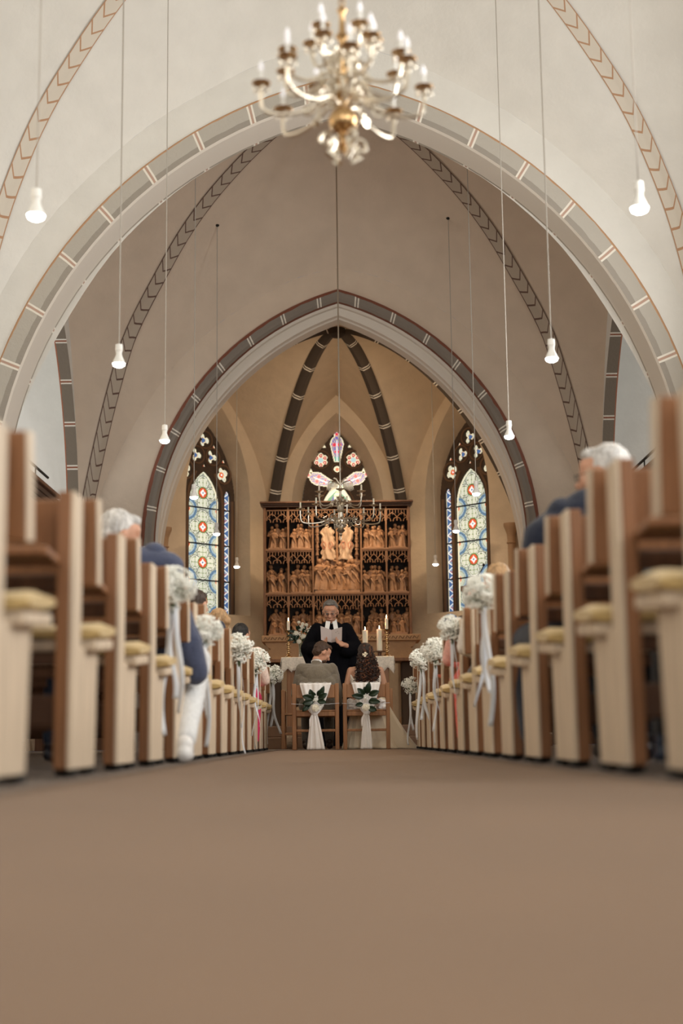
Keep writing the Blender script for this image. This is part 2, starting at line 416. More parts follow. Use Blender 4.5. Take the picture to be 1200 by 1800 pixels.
# crossing: side arches and transepts
SAc, SAz, SAr = -1.317, 2.8, 3.767
for sx in (-1, 1):
    ar = arch_full(SAc, SAz, SAr, 0); ou = lun(W2, 3.70, ar); k = 2.55/3.70
    mb = MB(); mb.strip([V((sx*3.70, 17.45+x, z)) for x, z in ar], [V((sx*3.70, 17.45+x*k, z)) for x, z in ou])
    struct(mb.build('wall_left' if sx < 0 else 'wall_right', plaster))
    L_ = arc_len(ar); mid = L_[len(L_)//2]
    mb = MB(); mb.strip([V((sx*3.70, 17.45+x, z)) for x, z in ar], [V((sx*3.87, 17.45+x, z)) for x, z in ar], [(0, abs(l-mid)) for l in L_]+[(1, abs(l-mid)) for l in L_])
    struct(mb.build('trim_8', band_side))
    S = 'left' if sx < 0 else 'right'
    mb = MB(); mb.strip([V((sx*3.87, 17.45+x, z)) for x, z in ar], [V((sx*3.87, 17.45+x*1.1, z if i not in () else z)) for i, (x, z) in enumerate(lun(lambda q: 7.2, 2.55, ar))])
    struct(mb.build('wall_'+S, plaster))
    mb = MB()
    for Y in (14.9, 20.02): mb.strip([V((sx*x, Y, 0)) for x in (3.7, 5.5, 7.5)], [V((sx*x, Y, 7.2)) for x in (3.7, 5.5, 7.5)])
    mb.strip([V((sx*7.5, y, 0)) for y in (14.9, 17.4, 20.02)], [V((sx*7.5, y, 7.2)) for y in (14.9, 17.4, 20.02)])
    struct(mb.build('wall_'+S, plaster))
    mb = MB(); rows = [[V((sx*(3.7+3.8*i/8), 14.9+5.12*j/8, 6.2+1.2*sin(pi*i/8))) for j in range(9)] for i in range(9)]
    mb.grid(rows); struct(mb.build('ceiling', plaster))
# ------------------------------------------------ polygonal apse
AX = -.05
corn = [V((AX-2.94, 20.5, 0)), V((AX-2.94, 22.76, 0)), V((AX-1.17, 24.5, 0)), V((AX+1.17, 24.5, 0)), V((AX+2.94, 22.76, 0)), V((AX+2.94, 20.5, 0))]
K = V((AX+.03, 21.85, 6.55)); ZS = 3.5
def fr(s): return max(0, 1-max(0, 1-s)**1.9)**.75
def rib_pt(c, s, drop=0):
    return V((c.x+(K.x-c.x)*s, c.y+(K.y-c.y)*s, ZS+(K.z-ZS)*fr(s)-drop))
def lun_par(hw, h): r = (hw*hw+h*h)/(2*hw); return hw-r, r
NA = 28
def smp(c, cz, r, zb): return arch_full(c, cz, r, zb, NA, 6)
APV = MB()
def seg_wall(p, q, apex, opening=None, sill=2.2, S='', ox=0):
    L_ = (q-p).length; hw = L_/2; M = (p+q)/2; d = (q-p)/L_; nrm = V((d.y, -d.x, 0))      # inward normal fixed below
    if nrm.dot(V((AX, 21.8, 0))-M) < 0: nrm = -nrm
    c, r = lun_par(hw, apex-ZS); out = smp(c, ZS, r, sill)
    mb = MB()
    P3 = lambda x, z, o=0: V((M.x+d.x*x-nrm.x*o, M.y+d.y*x-nrm.y*o, z))
    P4 = lambda x, z, o=0: P3(x+ox, z, o)
    if opening:
        ow, oz, oa = opening[0]; iw, iz, ia = opening[1]; dep = opening[2]
        c2, r2 = lun_par(ow, oa-oz); inn = smp(c2, oz, r2, sill)
        c3, r3 = lun_par(iw, ia-iz); fin = smp(c3, iz, r3, sill)
        mb.strip([P4(x, z) for x, z in inn], [P3(x, z) for x, z in out])
        mb2 = MB(); mb2.strip([P4(x, z) for x, z in inn], [P4(x, z, dep) for x, z in fin])
        mb2.add([P4(-ow, sill), P4(ow, sill), P4(iw, sill+.0, dep), P4(-iw, sill, dep)], [(0, 1, 2, 3)])
        struct(mb2.build('wall_window_reveal', plaster_warm, angle=50))
    else:
        mb.strip([P3(0, sill)]*len(out), [P3(x, z) for x, z in out])
    mb.add([P3(-hw, 0), P3(hw, 0), P3(hw, sill), P3(-hw, sill)], [(0, 1, 2, 3)])
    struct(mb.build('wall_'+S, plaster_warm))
    # vault cell
    arc = out[6:-6]; h = len(arc)//2; mb = MB()
    for half, cn in ((arc[:h+1], p), (arc[h:][::-1], q)):
        rows = []; T = 8
        for t in range(T+1):
            row = []
            for x, z in half:
                s = 1-abs(x)/hw; a = P3(x, z); b = rib_pt(cn, s); g = a.lerp(b, t/T); g.z += .12*sin(pi*t/T)*s; row.append(g)
            rows.append(row)
        mb.grid(rows)
    APV.add(mb.v, mb.f)
    bm = mb.build('ceiling', plaster_warm, angle=30); struct(bm)
    return M, d, nrm, P4
OPEN_S = ((.70, 4.1, 5.80), (.665, 4.15, 5.52), .42)
OPEN_B = ((.80, 4.1, 5.80), (.63, 4.10, 5.55), .42)
seg_wall(corn[0], corn[1], 5.9, None, S='chancel_left')
WL = seg_wall(corn[1], corn[2], 6.12, OPEN_S, S='apse_left', ox=.07)
WB = seg_wall(corn[2], corn[3], 6.12, OPEN_B, S='apse_back')
WR = seg_wall(corn[3], corn[4], 6.12, OPEN_S, S='apse_right', ox=-.07)
seg_wall(corn[4], corn[5], 5.9, None, S='chancel_right')
# last cell, to the chancel arch
mb = MB()
for cn in (corn[5], corn[0]):
    c, r = lun_par(2.94, 6.5-ZS); hp = arch_half(c, ZS, r, ZS, NA, 1)[1:]
    sg = 1 if cn.x > 0 else -1
    rows = [[V((sg*x+AX, 20.5, z)).lerp(rib_pt(cn, 1-x/2.94), t/6) for x, z in hp] for t in range(7)]
    mb.grid(rows)
struct(mb.build('ceiling', plaster_warm)); APV.add(mb.v, mb.f)
for i in (1, 2, 3, 4):
    cn = corn[i]; mb = MB(); side = V((-(K-cn).y, (K-cn).x, 0)).normalized()
    inw = (V((K.x, K.y, 0))-cn); inw.z = 0; inw.normalize()
    sec = [(-.105, 0, 0), (-.09, .05, .15), (-.05, .08, .3), (0, .11, .5), (.05, .08, .7), (.09, .05, .85), (.105, 0, 1)]
    n = 40; pts = [rib_pt(cn, (k/n)**1.5) for k in range(n+1)]; Lr = [0]
    for a, b in zip(pts, pts[1:]): Lr.append(Lr[-1]+(b-a).length)
    rows = []; uvs = []
    for (sx_, dp, u) in sec:
        row = []
        for k, p in enumerate(pts):
            t = (pts[min(k+1, n)]-pts[max(k-1, 0)]).normalized(); dn = t.cross(side)
            if dn.dot(inw-V((0, 0, 1))) < 0: dn = -dn
            row.append(p+side*sx_+dn*(dp-.05)); uvs.append((u, Lr[k]))
        rows.append(row)
    mb.grid(rows, uvs); struct(mb.build('trim_9', rib_dark))
    # wall shaft with capital
    base = cn+inw*.15; prof = [(.12, .28), (.12, .40), (.09, .46), (.06, .5), (.06, 3.18), (.08, 3.20), (.062, 3.23), (.07, 3.34), (.105, 3.44), (.12, 3.47), (.12, 3.52)]
    mb = MB().lathe(prof, (base.x, base.y, 0), 16); struct(mb.build('trim_10', mat('shaft_stone', (.42, .27, .16), .8, bump=.2)))
mb = MB().lathe([(.0, 6.40), (.08, 6.41), (.13, 6.45), (.14, 6.6)], (K.x, K.y, 0), 20); struct(mb.build('trim_11', rib_dark))

# ------------------------------------------------ stained glass windows
def in_arch(u, z, hw, cz, apex):
    if abs(u) >= hw: return False
    if z <= cz: return True
    c, r = lun_par(hw, apex-cz); return hypot(abs(u)-c, z-cz) < r
PALE = (.63, .67, .55); PALE2 = (.50, .56, .47); YEL = (.85, .78, .55); BLUE = (.06, .13, .30); SKYB = (.25, .38, .50); REDC = (.62, .10, .04)
GRN = (.16, .26, .08); DK = (.03, .035, .03); WHT = (.92, .95, .95)
def foil(u, z, cu, cz, n, d, rr, a0=pi/2):
    m = 9
    for k in range(n):
        a = a0+2*pi*k/n; m = min(m, hypot(u-cu-d*cos(a), z-cz-d*sin(a))-rr)
    return min(m, hypot(u-cu, z-cz)-d*.8)
def side_color(u, z):
    if in_arch(u, z, .335, 4.08, 4.68):
        if not in_arch(u*1.10, z+.03, .335, 4.08, 4.68): return YEL if (int(z*22)+int(u*22)) % 2 else (.78, .80, .62)
        zc = min((4.30, 3.71, 3.10, 2.48, 1.86), key=lambda q: abs(q-z)); dz = z-zc; rd = hypot(u, dz)
        if abs(u)+abs(dz) < .022: return BLUE
        if abs(u)**.7+abs(dz)**.7 < .055**.7*1.25: return WHT
        if rd < .085: return REDC
        if rd < .092: return DK
        if rd < .108: return GRN
        for a in range(4):
            lu, lz = .165*cos(a*pi/2), .165*sin(a*pi/2)*1.08; d = hypot(u-lu, dz-lz)
            if d < .118:
                if d > .110: return DK
                if d > .094: return (.80, .84, .72)
                if d > .088: return DK
                q = sin(40*(u-lu))*sin(40*(dz-lz)); return (.20, .24, .15) if abs(q) < .10 else PALE
        for su in (-1, 1):
            for sz in (-1, 1):
                d = hypot(u-su*.33, dz-sz*.30)
                if d < .05: return REDC
                if d < .065: return YEL
                if .165 < d < .20: return (.10, .20, .34) if d > .172 else DK
                if .14 < d < .165: return SKYB
                if d < .14: return (.15, .18, .12) if abs(sin(50*d)) < .18 else PALE2
        return DK if abs(sin(u*30+z*34)) < .16 or abs(sin(u*30-z*34)) < .16 else (.45, .50, .42)
    if abs(abs(u)-.505) < .07:
        uu = abs(u)-.505
        if in_arch(uu, z, .07, 4.25, 4.40):
            if abs(uu) > .054: return YEL
            t = (z/.155) % 1; zig = abs(2*t-1)*.108-.054
            if abs(uu-zig) < .013: return WHT
            return BLUE if uu > zig else (.20, .30, .42) if int(z/.155) % 2 else (.30, .16, .22)
    for (cu, cz, n, d, rr, c) in ((0, 5.22, 3, .068, .058, BLUE), (-.17, 4.94, 3, .068, .056, BLUE), (.17, 4.94, 3, .068, .056, BLUE), (-.41, 4.66, 4, .075, .062, REDC), (.41, 4.66, 4, .075, .062, REDC)):
        f = foil(u, z, cu, cz, n, d, rr, pi/2+.5)
        if f < 0:
            q = hypot(u-cu, z-cz)
            if f > -.016: return YEL
            if q < .018: return WHT if n == 4 else BLUE
            if q < .045: return c
            if q < .055: return (.6, .3, .1)
            return DK if abs(sin(60*q)) < .12 else PALE
    for (cu, cz, s, up) in ((.22, 5.13, .06, 1), (-.22, 5.13, .06, 1), (.43, 4.90, .06, 1), (-.43, 4.90, .06, 1), (0, 4.78, .05, 1)):
        x = abs(u-cu); y = z-cz+s*.6
        if 0 < y < s*1.6 and x < (s*1.6-y)*.55:
            return YEL if (y < .014 or x > (s*1.6-y)*.55-.016) else REDC
    return None
def back_color(u, z):
    u = u+.0
    def mandorla(cu, cz, ang):
        x = (u-cu)*cos(ang)+(z-cz)*sin(ang); y = -(u-cu)*sin(ang)+(z-cz)*cos(ang)     # y along the long axis
        L2 = .24
        if -L2 < y < L2*1.45:
            wv = .055+.052*(y+L2)/L2 if y < .06 else (.125*max(0, 1-((y-.06)/.19)**2)**.5 if y < .22 else max(0, .055*(1-((y-.27)/.07)**2))**1 if abs(y-.27) < .07 else .03)
            wv = max(wv, .05 if .2 < y < .3 else 0)
            if abs(x) < wv:
                if abs(x) > wv-.022 or y < -L2+.02: return YEL
                if abs(x) < .01 and y < .15: return (.75, .78, .85)
                for (a, b, r_) in ((-.045, .08, .036), (.045, .08, .036), (0, .27, .03), (-.03, -.05, .022), (.03, -.05, .022)):
                    if hypot(x-a, y-b) < r_: return (.62, .03, .06) if hypot(x-a, y-b) < r_*.8 else (.9, .3, .3)
                if y < -.14: return (.12, .38, .30)
                return (.15, .12, .42) if (int(y*40)+int(x*60)) % 3 else (.52, .46, .24)
    for a in ((0, 5.23, 0), (-.27, 4.66, 1.18), (.27, 4.66, -1.18)):
        c = mandorla(a[0], a[1], a[2])
        if c: return c
    for su in (-1, 1):
        f = foil(u, z, su*.29, 5.03, 6, .085, .046)
        if f < 0:
            if f > -.014: return YEL
            for k in range(6):
                a = pi/2+2*pi*k/6; d = hypot(u-su*.29-.085*cos(a), z-5.03-.085*sin(a))
                if d < .032: return (.75, .5, .4) if d < .012 else (.42, .04, .04)
            return (.35, .55, .60) if hypot(u-su*.29, z-5.03) < .045 else (.6, .55, .45)
        for (cu, cz) in ((su*.24, 5.30), (su*.48, 4.86)):
            y = z-cz+.05
            if 0 < y < .1 and abs(u-cu) < (.1-y)*.5: return YEL
        if in_arch(u-su*.52, z, .075, 4.05, 4.30): return YEL if not in_arch((u-su*.52)*1.3, z+.02, .075, 4.05, 4.30) else (.16, .40, .22) if abs(u-su*.52) > .02 else (.6, .65, .5)
    if hypot(u, z-4.86) < .06: return (.55, .12, .05) if hypot(u, z-4.86) < .035 else YEL
    if in_arch(u, z, .33, 3.9, 4.62):
        if not in_arch(u*1.16, z+.06, .33, 3.9, 4.62): return YEL
        if not in_arch(u*1.5, z+.13, .33, 3.9, 4.62): return (.10, .34, .20) if int((z+abs(u))*14) % 3 else (.75, .78, .62)
        if abs(u) < .06 and z > 3.95: return (.72, .68, .42) if int(z*30) % 2 else (.8, .8, .7)
        if hypot((u*14) % 1-.5, (z*14) % 1-.5) < .2: return (.75, .35, .12)
        return (.05, .05, .30) if int(u*30+z*40) % 2 else (.10, .12, .42)
    if z < 3.9 and abs(u) < .55: return PALE if int(u*9+90) % 3 else (.3, .4, .5)
    return None
glass_mat, gnt, gb = nodes_of('stained_glass')
ga = gnt.nodes.new('ShaderNodeVertexColor'); ga.layer_name = 'Col'
gnt.links.new(ga.outputs[0], gb.inputs['Base Color']); gnt.links.new(ga.outputs[0], gb.inputs['Emission Color'])
gb.inputs['Emission Strength'].default_value = .85; gb.inputs['Roughness'].default_value = .2
def cell_window(name, P3, dep, hw, cz, apex, z0, fn, bars, mull=()):
    cs = .0105; nx = int(2*hw/cs)+1; nz = int((apex-z0)/cs)+1
    col = {}
    for i in range(nx):
        for k in range(nz):
            u = -hw+(i+.5)*cs; z = z0+(k+.5)*cs
            if in_arch(u, z, hw, cz, apex): col[i, k] = fn(u, z)
    G = MB(); cols = []; T = MB()
    vid = {}
    def corner(mb, dic, i, k, o):
        key = (i, k, o)
        if key not in dic:
            dic[key] = len(mb.v); mb.v.append(tuple(P3(-hw+i*cs, z0+k*cs, o)))
        return dic[key]
    gd = {}; td = {}; F = dep-.05; B = dep+.03
    for (i, k), c in col.items():
        if c is not None:
            G.f.append([corner(G, gd, a, b, dep) for a, b in ((i, k), (i+1, k), (i+1, k+1), (i, k+1))]); G.uv.append(None)
            cols.append(c)
        else:
            T.f.append([corner(T, td, a, b, F) for a, b in ((i, k), (i+1, k), (i+1, k+1), (i, k+1))]); T.uv.append(None)
            for (di, dk, e) in ((1, 0, ((1, 0), (1, 1))), (-1, 0, ((0, 0), (0, 1))), (0, 1, ((0, 1), (1, 1))), (0, -1, ((0, 0), (1, 0)))):
                nb = col.get((i+di, k+dk), 0)
                if nb is not None:
                    (a, b), (c_, d_) = e
                    T.f.append([corner(T, td, i+a, k+b, F), corner(T, td, i+c_, k+d_, F), corner(T, td, i+c_, k+d_, B), corner(T, td, i+a, k+b, B)]); T.uv.append(None)
    root = T.build(name, tracery_m, smooth=False); struct(root)
    g = G.build('glass', glass_mat, root, smooth=False); me = g.data
    ca = me.color_attributes.new('Col', 'FLOAT_COLOR', 'CORNER')
    buf = np.zeros((len(me.loops), 4), np.float32); li = 0
    for f, c in zip(G.f, cols): buf[li:li+4, :3] = c; buf[li:li+4, 3] = 1; li += 4
    ca.data.foreach_set('color', buf.ravel())
    mb = MB()
    for z, h in bars:
        mb.tube([P3(-hw*.9, z, dep-.012), P3(hw*.9, z, dep-.012)], .013, 6)
    if bars: mb.build('saddle_bar', lead, root)
    mb = MB()                                # rounded mullions and tracery ribs standing proud
    for pts, r_ in mull:
        mb.tube([P3(u, z, dep-.055) for u, z in pts], r_, 8)
    if mull: mb.build('mullion', mat('mullion_stone', (.17, .10, .06), .8, bump=.2), root)
    return root
def archline(cu, hw, cz, apex, z0):
    c, r = lun_par(hw, apex-cz); return [(cu+x, z) for x, z in arch_full(c, cz, r, z0, 10, 2)]
BARS = [(4.04, .03), (3.42, .03), (2.80, .03)]
ml = [([(s*.385, 2.2), (s*.385, 4.1), (s*.36, 4.35), (s*.2, 4.65)], .028) for s in (-1, 1)]+[([(s*.60, 2.2), (s*.60, 4.2)], .03) for s in (-1, 1)]
def circ_line(cu, cz, r): return [(cu+r*cos(2*pi*k/24), cz+r*sin(2*pi*k/24)) for k in range(25)]
ml_t = [(circ_line(0, 5.22, .15), .016), (circ_line(-.17, 4.94, .15), .016), (circ_line(.17, 4.94, .15), .016), (circ_line(-.41, 4.66, .16), .018), (circ_line(.41, 4.66, .16), .018)]
cell_window('window_1', WL[3], .42, .665, 4.15, 5.52, 2.2, side_color, BARS, ml+ml_t)
cell_window('window_3', WR[3], .42, .665, 4.15, 5.52, 2.2, side_color, BARS, ml+ml_t)
mlb = [(archline(0, .36, 3.9, 4.70, 3.5), .016), (circ_line(-.29, 5.03, .16), .014), (circ_line(.29, 5.03, .16), .014), (circ_line(0, 4.86, .09), .012)]
cell_window('window_2', WB[3], .42, .63, 4.10, 5.55, 3.4, back_color, [], mlb)
mb = MB(); mb.add([WB[3](-.63, 2.2, .43), WB[3](.63, 2.2, .43), WB[3](.63, 3.42, .43), WB[3](-.63, 3.42, .43)], [(0, 1, 2, 3)]); struct(mb.build('wall_apse_back', plaster_warm))

# ------------------------------------------------ floors and steps
carpet = mat('aisle_carpet', (.19, .108, .054), .95, bump=.5, bscale=260, var=.10, vscale=3, sheen=.16, spec=.3)
floor_m = mat('grey_stone_floor', (.16, .13, .11), .6, bump=.1, bscale=10, var=.15)
mb = MB().box((-7.6, -2.3, -.12), (7.6, 24.9, -.006)); struct(mb.build('floor', floor_m, smooth=False))
mb = MB()
rows = [[V((-.74+1.48*i/12, y, .004*sin(i*1.7+y*.9)*.3 if 0 < i < 12 else -.003)) for i in range(13)] for y in np.linspace(-2, 15.9, 60)]
mb.grid(rows); cp = mb.build('aisle_carpet', carpet); solid(cp, .006, -1); tag(cp, 'long sand coloured carpet runner along the centre aisle', 'carpet')
step_m = mat('step_sandstone', (.17, .095, .055), .6, bump=.15, bscale=12, var=.15)
for y0, z0, z1_ in ((17.9, -.01, .14), (18.25, .14, .28)):
    mb = MB().box((-2.6, y0, z0), (2.6, 24.4 if z1_ > .2 else 18.6, z1_)); bevel(struct(mb.build('floor', step_m, smooth=False)), .012)

# ---------------------------------------------------------------- pews
def make_pew(sg, xa, label):
    """sg -1: left of the aisle. origin: aisle line, back face of the backrest top; y towards the altar"""
    t = thing('pew', label, 'pew', (0, 0, 0))
    xe = xa; xw = 3.45
    def bx(x0, x1, y0, y1, z0, z1_, name, m, par=t, bv=.006):
        a, b = sorted((sg*x0, sg*x1)); return bevel(MB().box((a, y0, z0), (b, y1, z1_)).build(name, m, par, smooth=False), bv)
    for x in (xe+.035, xw-.05):                                   # tall brown post; thin lighter slab colours its aisle side as window-lit
        bx(x+.012, x+.055, -.205, -.06, .02, .885, 'post', oak)
        bx(x, x+.0125, -.203, -.062, .02, .885, 'lit_face', oak_lit, bv=.002)
        o = MB()
        a0, a1 = sorted((sg*x, sg*(x+.055)))
        o.add([(a0, -.06, .02), (a1, -.06, .02), (a1, .22, .02), (a0, .22, .02), (a0, -.06, .40), (a1, -.06, .40), (a1, .26, .43), (a0, .26, .43)],
              [(0, 3, 2, 1), (4, 5, 6, 7), (0, 1, 5, 4), (1, 2, 6, 5), (2, 3, 7, 6), (3, 0, 4, 7)])
        bevel(o.build('side_panel', oak_lit, t, smooth=False), .004)
    for y in (-.15, .17):
        mb = MB().ell((sg*(xe+.06), y, .012), (.028, .032, .016), 10, 6); mb.box((min(sg*(xe+.025), sg*(xe+.09)), y-.02, 0), (max(sg*(xe+.025), sg*(xe+.09)), y+.02, .022)); mb.build('foot_glide', rubber, t)
    def tilt(y, z, ang): return Matrix.Translation((0, y, z)) @ Matrix.Rotation(R(ang), 4, 'X')
    def slab(x0, x1, hy, hz, M, name, m, bv=.008):
        a, b = sorted((sg*x0, sg*x1)); return bevel(MB().box((a, -hy, -hz), (b, hy, hz), M).build(name, m, t, smooth=False), bv)
    slab(xe+.002, xw, .036, .142, tilt(.040, .755, 7), 'backrest', oak)
    slab(xe-.003, xe+.002, .036, .142, tilt(.028+.012, .755, 7), 'lit_end', oak_lit, .002)  # thin slab coloured as the lit end of the backrest
    slab(xe, xw, .17, .018, tilt(.19, .425, 4), 'seat', oak_lit)
    slab(xe+.06, xw-.06, .012, .035, tilt(.05, .385, 0), 'seat_apron', oak_d)
    slab(xe+.075, xw-.1, .10, .014, tilt(-.31, .665, -3), 'book_shelf', oak)
    slab(xe+.09, xw-.06, .012, .03, tilt(-.135, .60, 0), 'back_rail', oak_d)
    slab(xe+.09, xw-.06, .012, .05, tilt(-.10, .20, 0), 'kneeling_rail', oak_d)
    rows = []                                                   # soft cushion with a rolled edge
    mb = MB(); n = 26
    for k in range(n+1):
        x = xe-.012+(xw-.1-xe)*(k/n)**1.3; e = .0 if 0 < k < n else .018
        ring = []
        for j in range(14):
            a = 2*pi*j/14; cy = .175+.165*max(-1, min(1, cos(a)*1.25)); cz = .468+(.030-e)*sin(a)+.006*sin(9*x+a)+.0*cy
            ring.append(V((sg*x, cy, cz-(cy-.175)*-.07)))
        rows.append(ring+[ring[0]])
    mb.grid(rows if sg > 0 else [r[::-1] for r in rows]); m_ = len(mb.v)
    mb.add(rows[0][:-1], [tuple(range(14))]); mb.build('cushion', cushion_m, t)
    return t
LY = [3.57]+[3.70+.92*i for i in range(1, 14)]; RY = [3.28+.91*i for i in range(14)]
for sg, ys, xa, S in ((-1, LY, .80, 'left'), (1, RY, .75, 'right')):
    proto = None
    for i, y in enumerate(ys):
        n = 13-i
        lab = 'brown oak pew with side-lit end panel %s of the aisle, %s row from the altar' % (S, ORD[n])
        if i == 0: lab = 'large blurred oak pew %s of the aisle, nearest to the viewer' % S
        if proto is None: proto = make_pew(sg, xa, lab); o = proto
        else: o = copy_tree(proto)
        o.location = (0, y, 0); o['label'] = lab; o['group'] = 'pews %s of the aisle' % S

# ---------------------------------------------------------------- pendant lamps
bvh = BVHTree.FromPolygons([V(p) for p in VAULT.v+APV.v], VAULT.f+[[i+len(VAULT.v) for i in f] for f in APV.f])
def vault_z(x, y, z0=3.0):
    h = bvh.ray_cast(V((x, y, z0)), V((0, 0, 1))); return h[0].z if h[0] else 6.5
def make_pendant(label):
    t = thing('pendant_lamp', label, 'pendant lamp')
    MB().lathe([(.012, .165), (.026, .16), (.028, .115), (.024, .11), (.024, .10)], n=16).build('socket', white_pl, t)
    MB().lathe([(.022, .115), (.022, .08), (.030, .06), (.044, .03), (.048, .015)], n=20).build('reflector', white_pl, t)
    MB().lathe([(.0, -.014), (.025, -.012), (.042, -.002), (.048, .015), (.046, .02)], n=20).build('bulb_face', bulb_e, t)
    return t
cord_m = mat('lamp_cord', (.40, .37, .33), .7)
lampY = [7.22, 10.24, 12.98, 16.1, 19.05, 22.75]; pl0 = None
for S, xs in (('left', [-1.60, -1.63, -1.63, -1.68, -1.68, -1.68]), ('right', [1.61, 1.58, 1.58, 1.56, 1.56, 1.52])):
    for i, (x, y) in enumerate(zip(xs, lampY)):
        lab = 'white reflector bulb hanging on a long cord, %s row, %s from the viewer' % (S, ORD[i])
        if pl0 is None: pl0 = make_pendant(lab); o = pl0
        else: o = copy_tree(pl0)
        o.location = (x, y, 2.86); o['label'] = lab; o['group'] = 'hanging bulb lamps'
        zt = vault_z(x, y)+.01-2.86
        MB().tube([(0, 0, .16), (.003*sin(y), .004, zt*.5), (0, 0, zt)], .0042, 6).build('cord', cord_m, o)
        mb = MB().lathe([(.008, -.02), (.02, -.012), (.03, -.004), (.03, .01)], (0, 0, zt), 10); mb.build('ceiling_hook', lead, o)
        l = bpy.data.lights.new('bulb_light', 'SPOT'); l.spot_size = R(150); l.spot_blend = .5; l.energy = 20; l.color = (1, .80, .56); l.shadow_soft_size = .05
        lo = bpy.data.objects.new('bulb_light', l); COL.objects.link(lo); lo.parent = o; lo.location = (0, 0, -.03)

# ---------------------------------------------------------------- chandeliers
def scurve(r0, r1, z0, dip, up, a, n=10):
    """arm from the hub dipping down and rising to its cup"""
    pts = [(r0, z0), (r0+(r1-r0)*.18, z0+.03), (r0+(r1-r0)*.42, z0-dip*.5), (r0+(r1-r0)*.72, z0-dip), (r1-.02, z0-dip*.55), (r1, z0+up*.4), (r1, z0+up)]
    c = catmull([(x, z, 0) for x, z in pts], 5); return [V((p.x*cos(a), p.x*sin(a), p.y)) for p in c]
def scroll(r0, z0, s, a, flip=1):
    pts = []
    for k in range(22):
        q = k/21; ang = pi*.5+q*pi*2.6; rr = s*(1-q*.72); pts.append((r0+s*1.0+rr*cos(ang), z0+flip*rr*sin(ang)))
    pts = [(r0, z0+flip*s*1.6)]+pts
    return [V((x*cos(a), x*sin(a), z)) for x, z in pts]
def chandelier(name, label, loc, tiers, m, hub, ball, th, scrolls, eagle, z_chain, rz=0, candle_h=.055, bulb=None, drops=False, chain=False, m_arm=None):
    m_arm = m_arm or m
    t = thing(name, label, 'chandelier', loc, rz)
    MB().lathe(hub, n=20).build('hub', m, t)
    if ball: MB().ell((0, 0, ball[0]), ball[1], 20, 14).build('ball', m, t)
    for ti, (cnt, r1, z0, dip, up, off) in enumerate(tiers):
        for k in range(cnt):
            a = 2*pi*(k+off)/cnt
            arm = MB().tube(scurve(.03, r1, z0, dip, up, a), th, 7)
            arm.tube([p for p in scroll(r1*.35, z0-dip*.4, r1*.09, a)], th*.7, 5)
            ao = arm.build('arm', m_arm, t)
            c = (r1*cos(a), r1*sin(a), z0+up)
            MB().lathe([(.004, -.012), (.018, -.008), (.030, .004), (.052, .010), (.056, .016), (.05, .016), (.018, .012), (.014, .03), (.017, .036)], c, 14).build('drip_pan', m, ao)
            MB().lathe([(.0105, .03), (.0105, .03+candle_h), (.009, .032+candle_h)], c, 10).build('candle', candle_w if bulb is None else white_pl, ao)
            if bulb: MB().lathe([(.007, .085), (.016, .10), (.013, .125), (.002, .15)], c, 10).build('bulb', bulb, ao)
            if drops:
                mb = MB()
                for q in range(5):
                    b = 2*pi*q/5; mb.ell((c[0]+.045*cos(b), c[1]+.045*sin(b), c[2]-.025), (.007, .007, .016), 6, 4)
                mb.tube([(c[0]+.045*cos(2*pi*q/20), c[1]+.045*sin(2*pi*q/20), c[2]-.012) for q in range(21)], .004, 5); mb.build('drop_ring', m_arm, ao)
    for (cnt, r0, z0, s, flip, off) in scrolls:
        for k in range(cnt):
            MB().tube(scroll(r0, z0, s, 2*pi*(k+off)/cnt, flip), [th*1.5*(1-.4*q/22) for q in range(23)], 7).build('scroll', m_arm, t)
    zt = z_chain
    if eagle:
        mb = MB(); e = eagle
        for s in (-1, 1):                                        # spread wings with hanging feathers, two turned heads
            mb.tube([(0, 0, e), (s*.03, 0, e+.04), (s*.05, 0, e+.075), (s*.075, 0, e+.085), (s*.085, 0, e+.075)], [.018, .014, .011, .010, .004], 7)
            mb.tube([(s*.01, 0, e+.01), (s*.06, 0, e+.035), (s*.12, 0, e+.05), (s*.155, 0, e+.03)], [.014, .014, .010, .004], 6, .5)
            for k in range(9):
                x = s*(.03+.0145*k); mb.tube([(x, 0, e+.03), (x+s*.01, 0, e-.02), (x+s*.022, .004, e-.035-.006*(8-abs(k-5)))], [.006, .007, .002], 5, .5)
        mb.build('eagle', m, t)
        zt0 = eagle+.05
    else: zt0 = hub[-1][1]
    mb = MB()
    if chain:
        z = zt0; k = 0
        while z < zt:
            pts = [V((.016*cos(q)*(k % 2 == 0), .016*cos(q)*(k % 2), z+.022+.022*sin(q))) for q in [2*pi*j/10 for j in range(11)]]
            mb.tube(pts, .0055, 5, caps=False); z += .034; k += 1
        mb.build('chain', m, t)
    else:
        mb.tube([(0, 0, zt0), (0, 0, zt)], .009, 8); mb.build('rod', mat('steel_rod', (.5, .45, .38), .35, 1), t)
    return t
silver_brass = mat('pale_brass', (.72, .66, .56), .28, 1)
zc = vault_z(0, 17.4)
hub2 = [(.004, -.40), (.010, -.37), (.006, -.35), (.022, -.33), (.014, -.31), (.05, -.285), (.055, -.27), (.03, -.25), (.06, -.235), (.065, -.21), (.045, -.19), (.075, -.17), (.075, -.15), (.035, -.13), (.03, -.05), (.055, -.03), (.04, 0), (.035, .08), (.05, .10), (.02, .13), (.014, .2), (.022, .24), (.012, .27), (.012, .36)]
chandelier('chandelier', 'small brass candle chandelier hanging in front of the carved altarpiece', (0.0, 17.4, 2.93),
           [(8, .50, -.15, .04, .13, .2), (6, .30, .07, .05, .11, .5)], silver_brass, hub2, None, .0085,
           [(6, .03, -.16, .045, -1, .5), (6, .03, .06, .04, 1, 0)], .30, zc-2.93, candle_h=.06)
z0c = vault_z(0, 5.4)
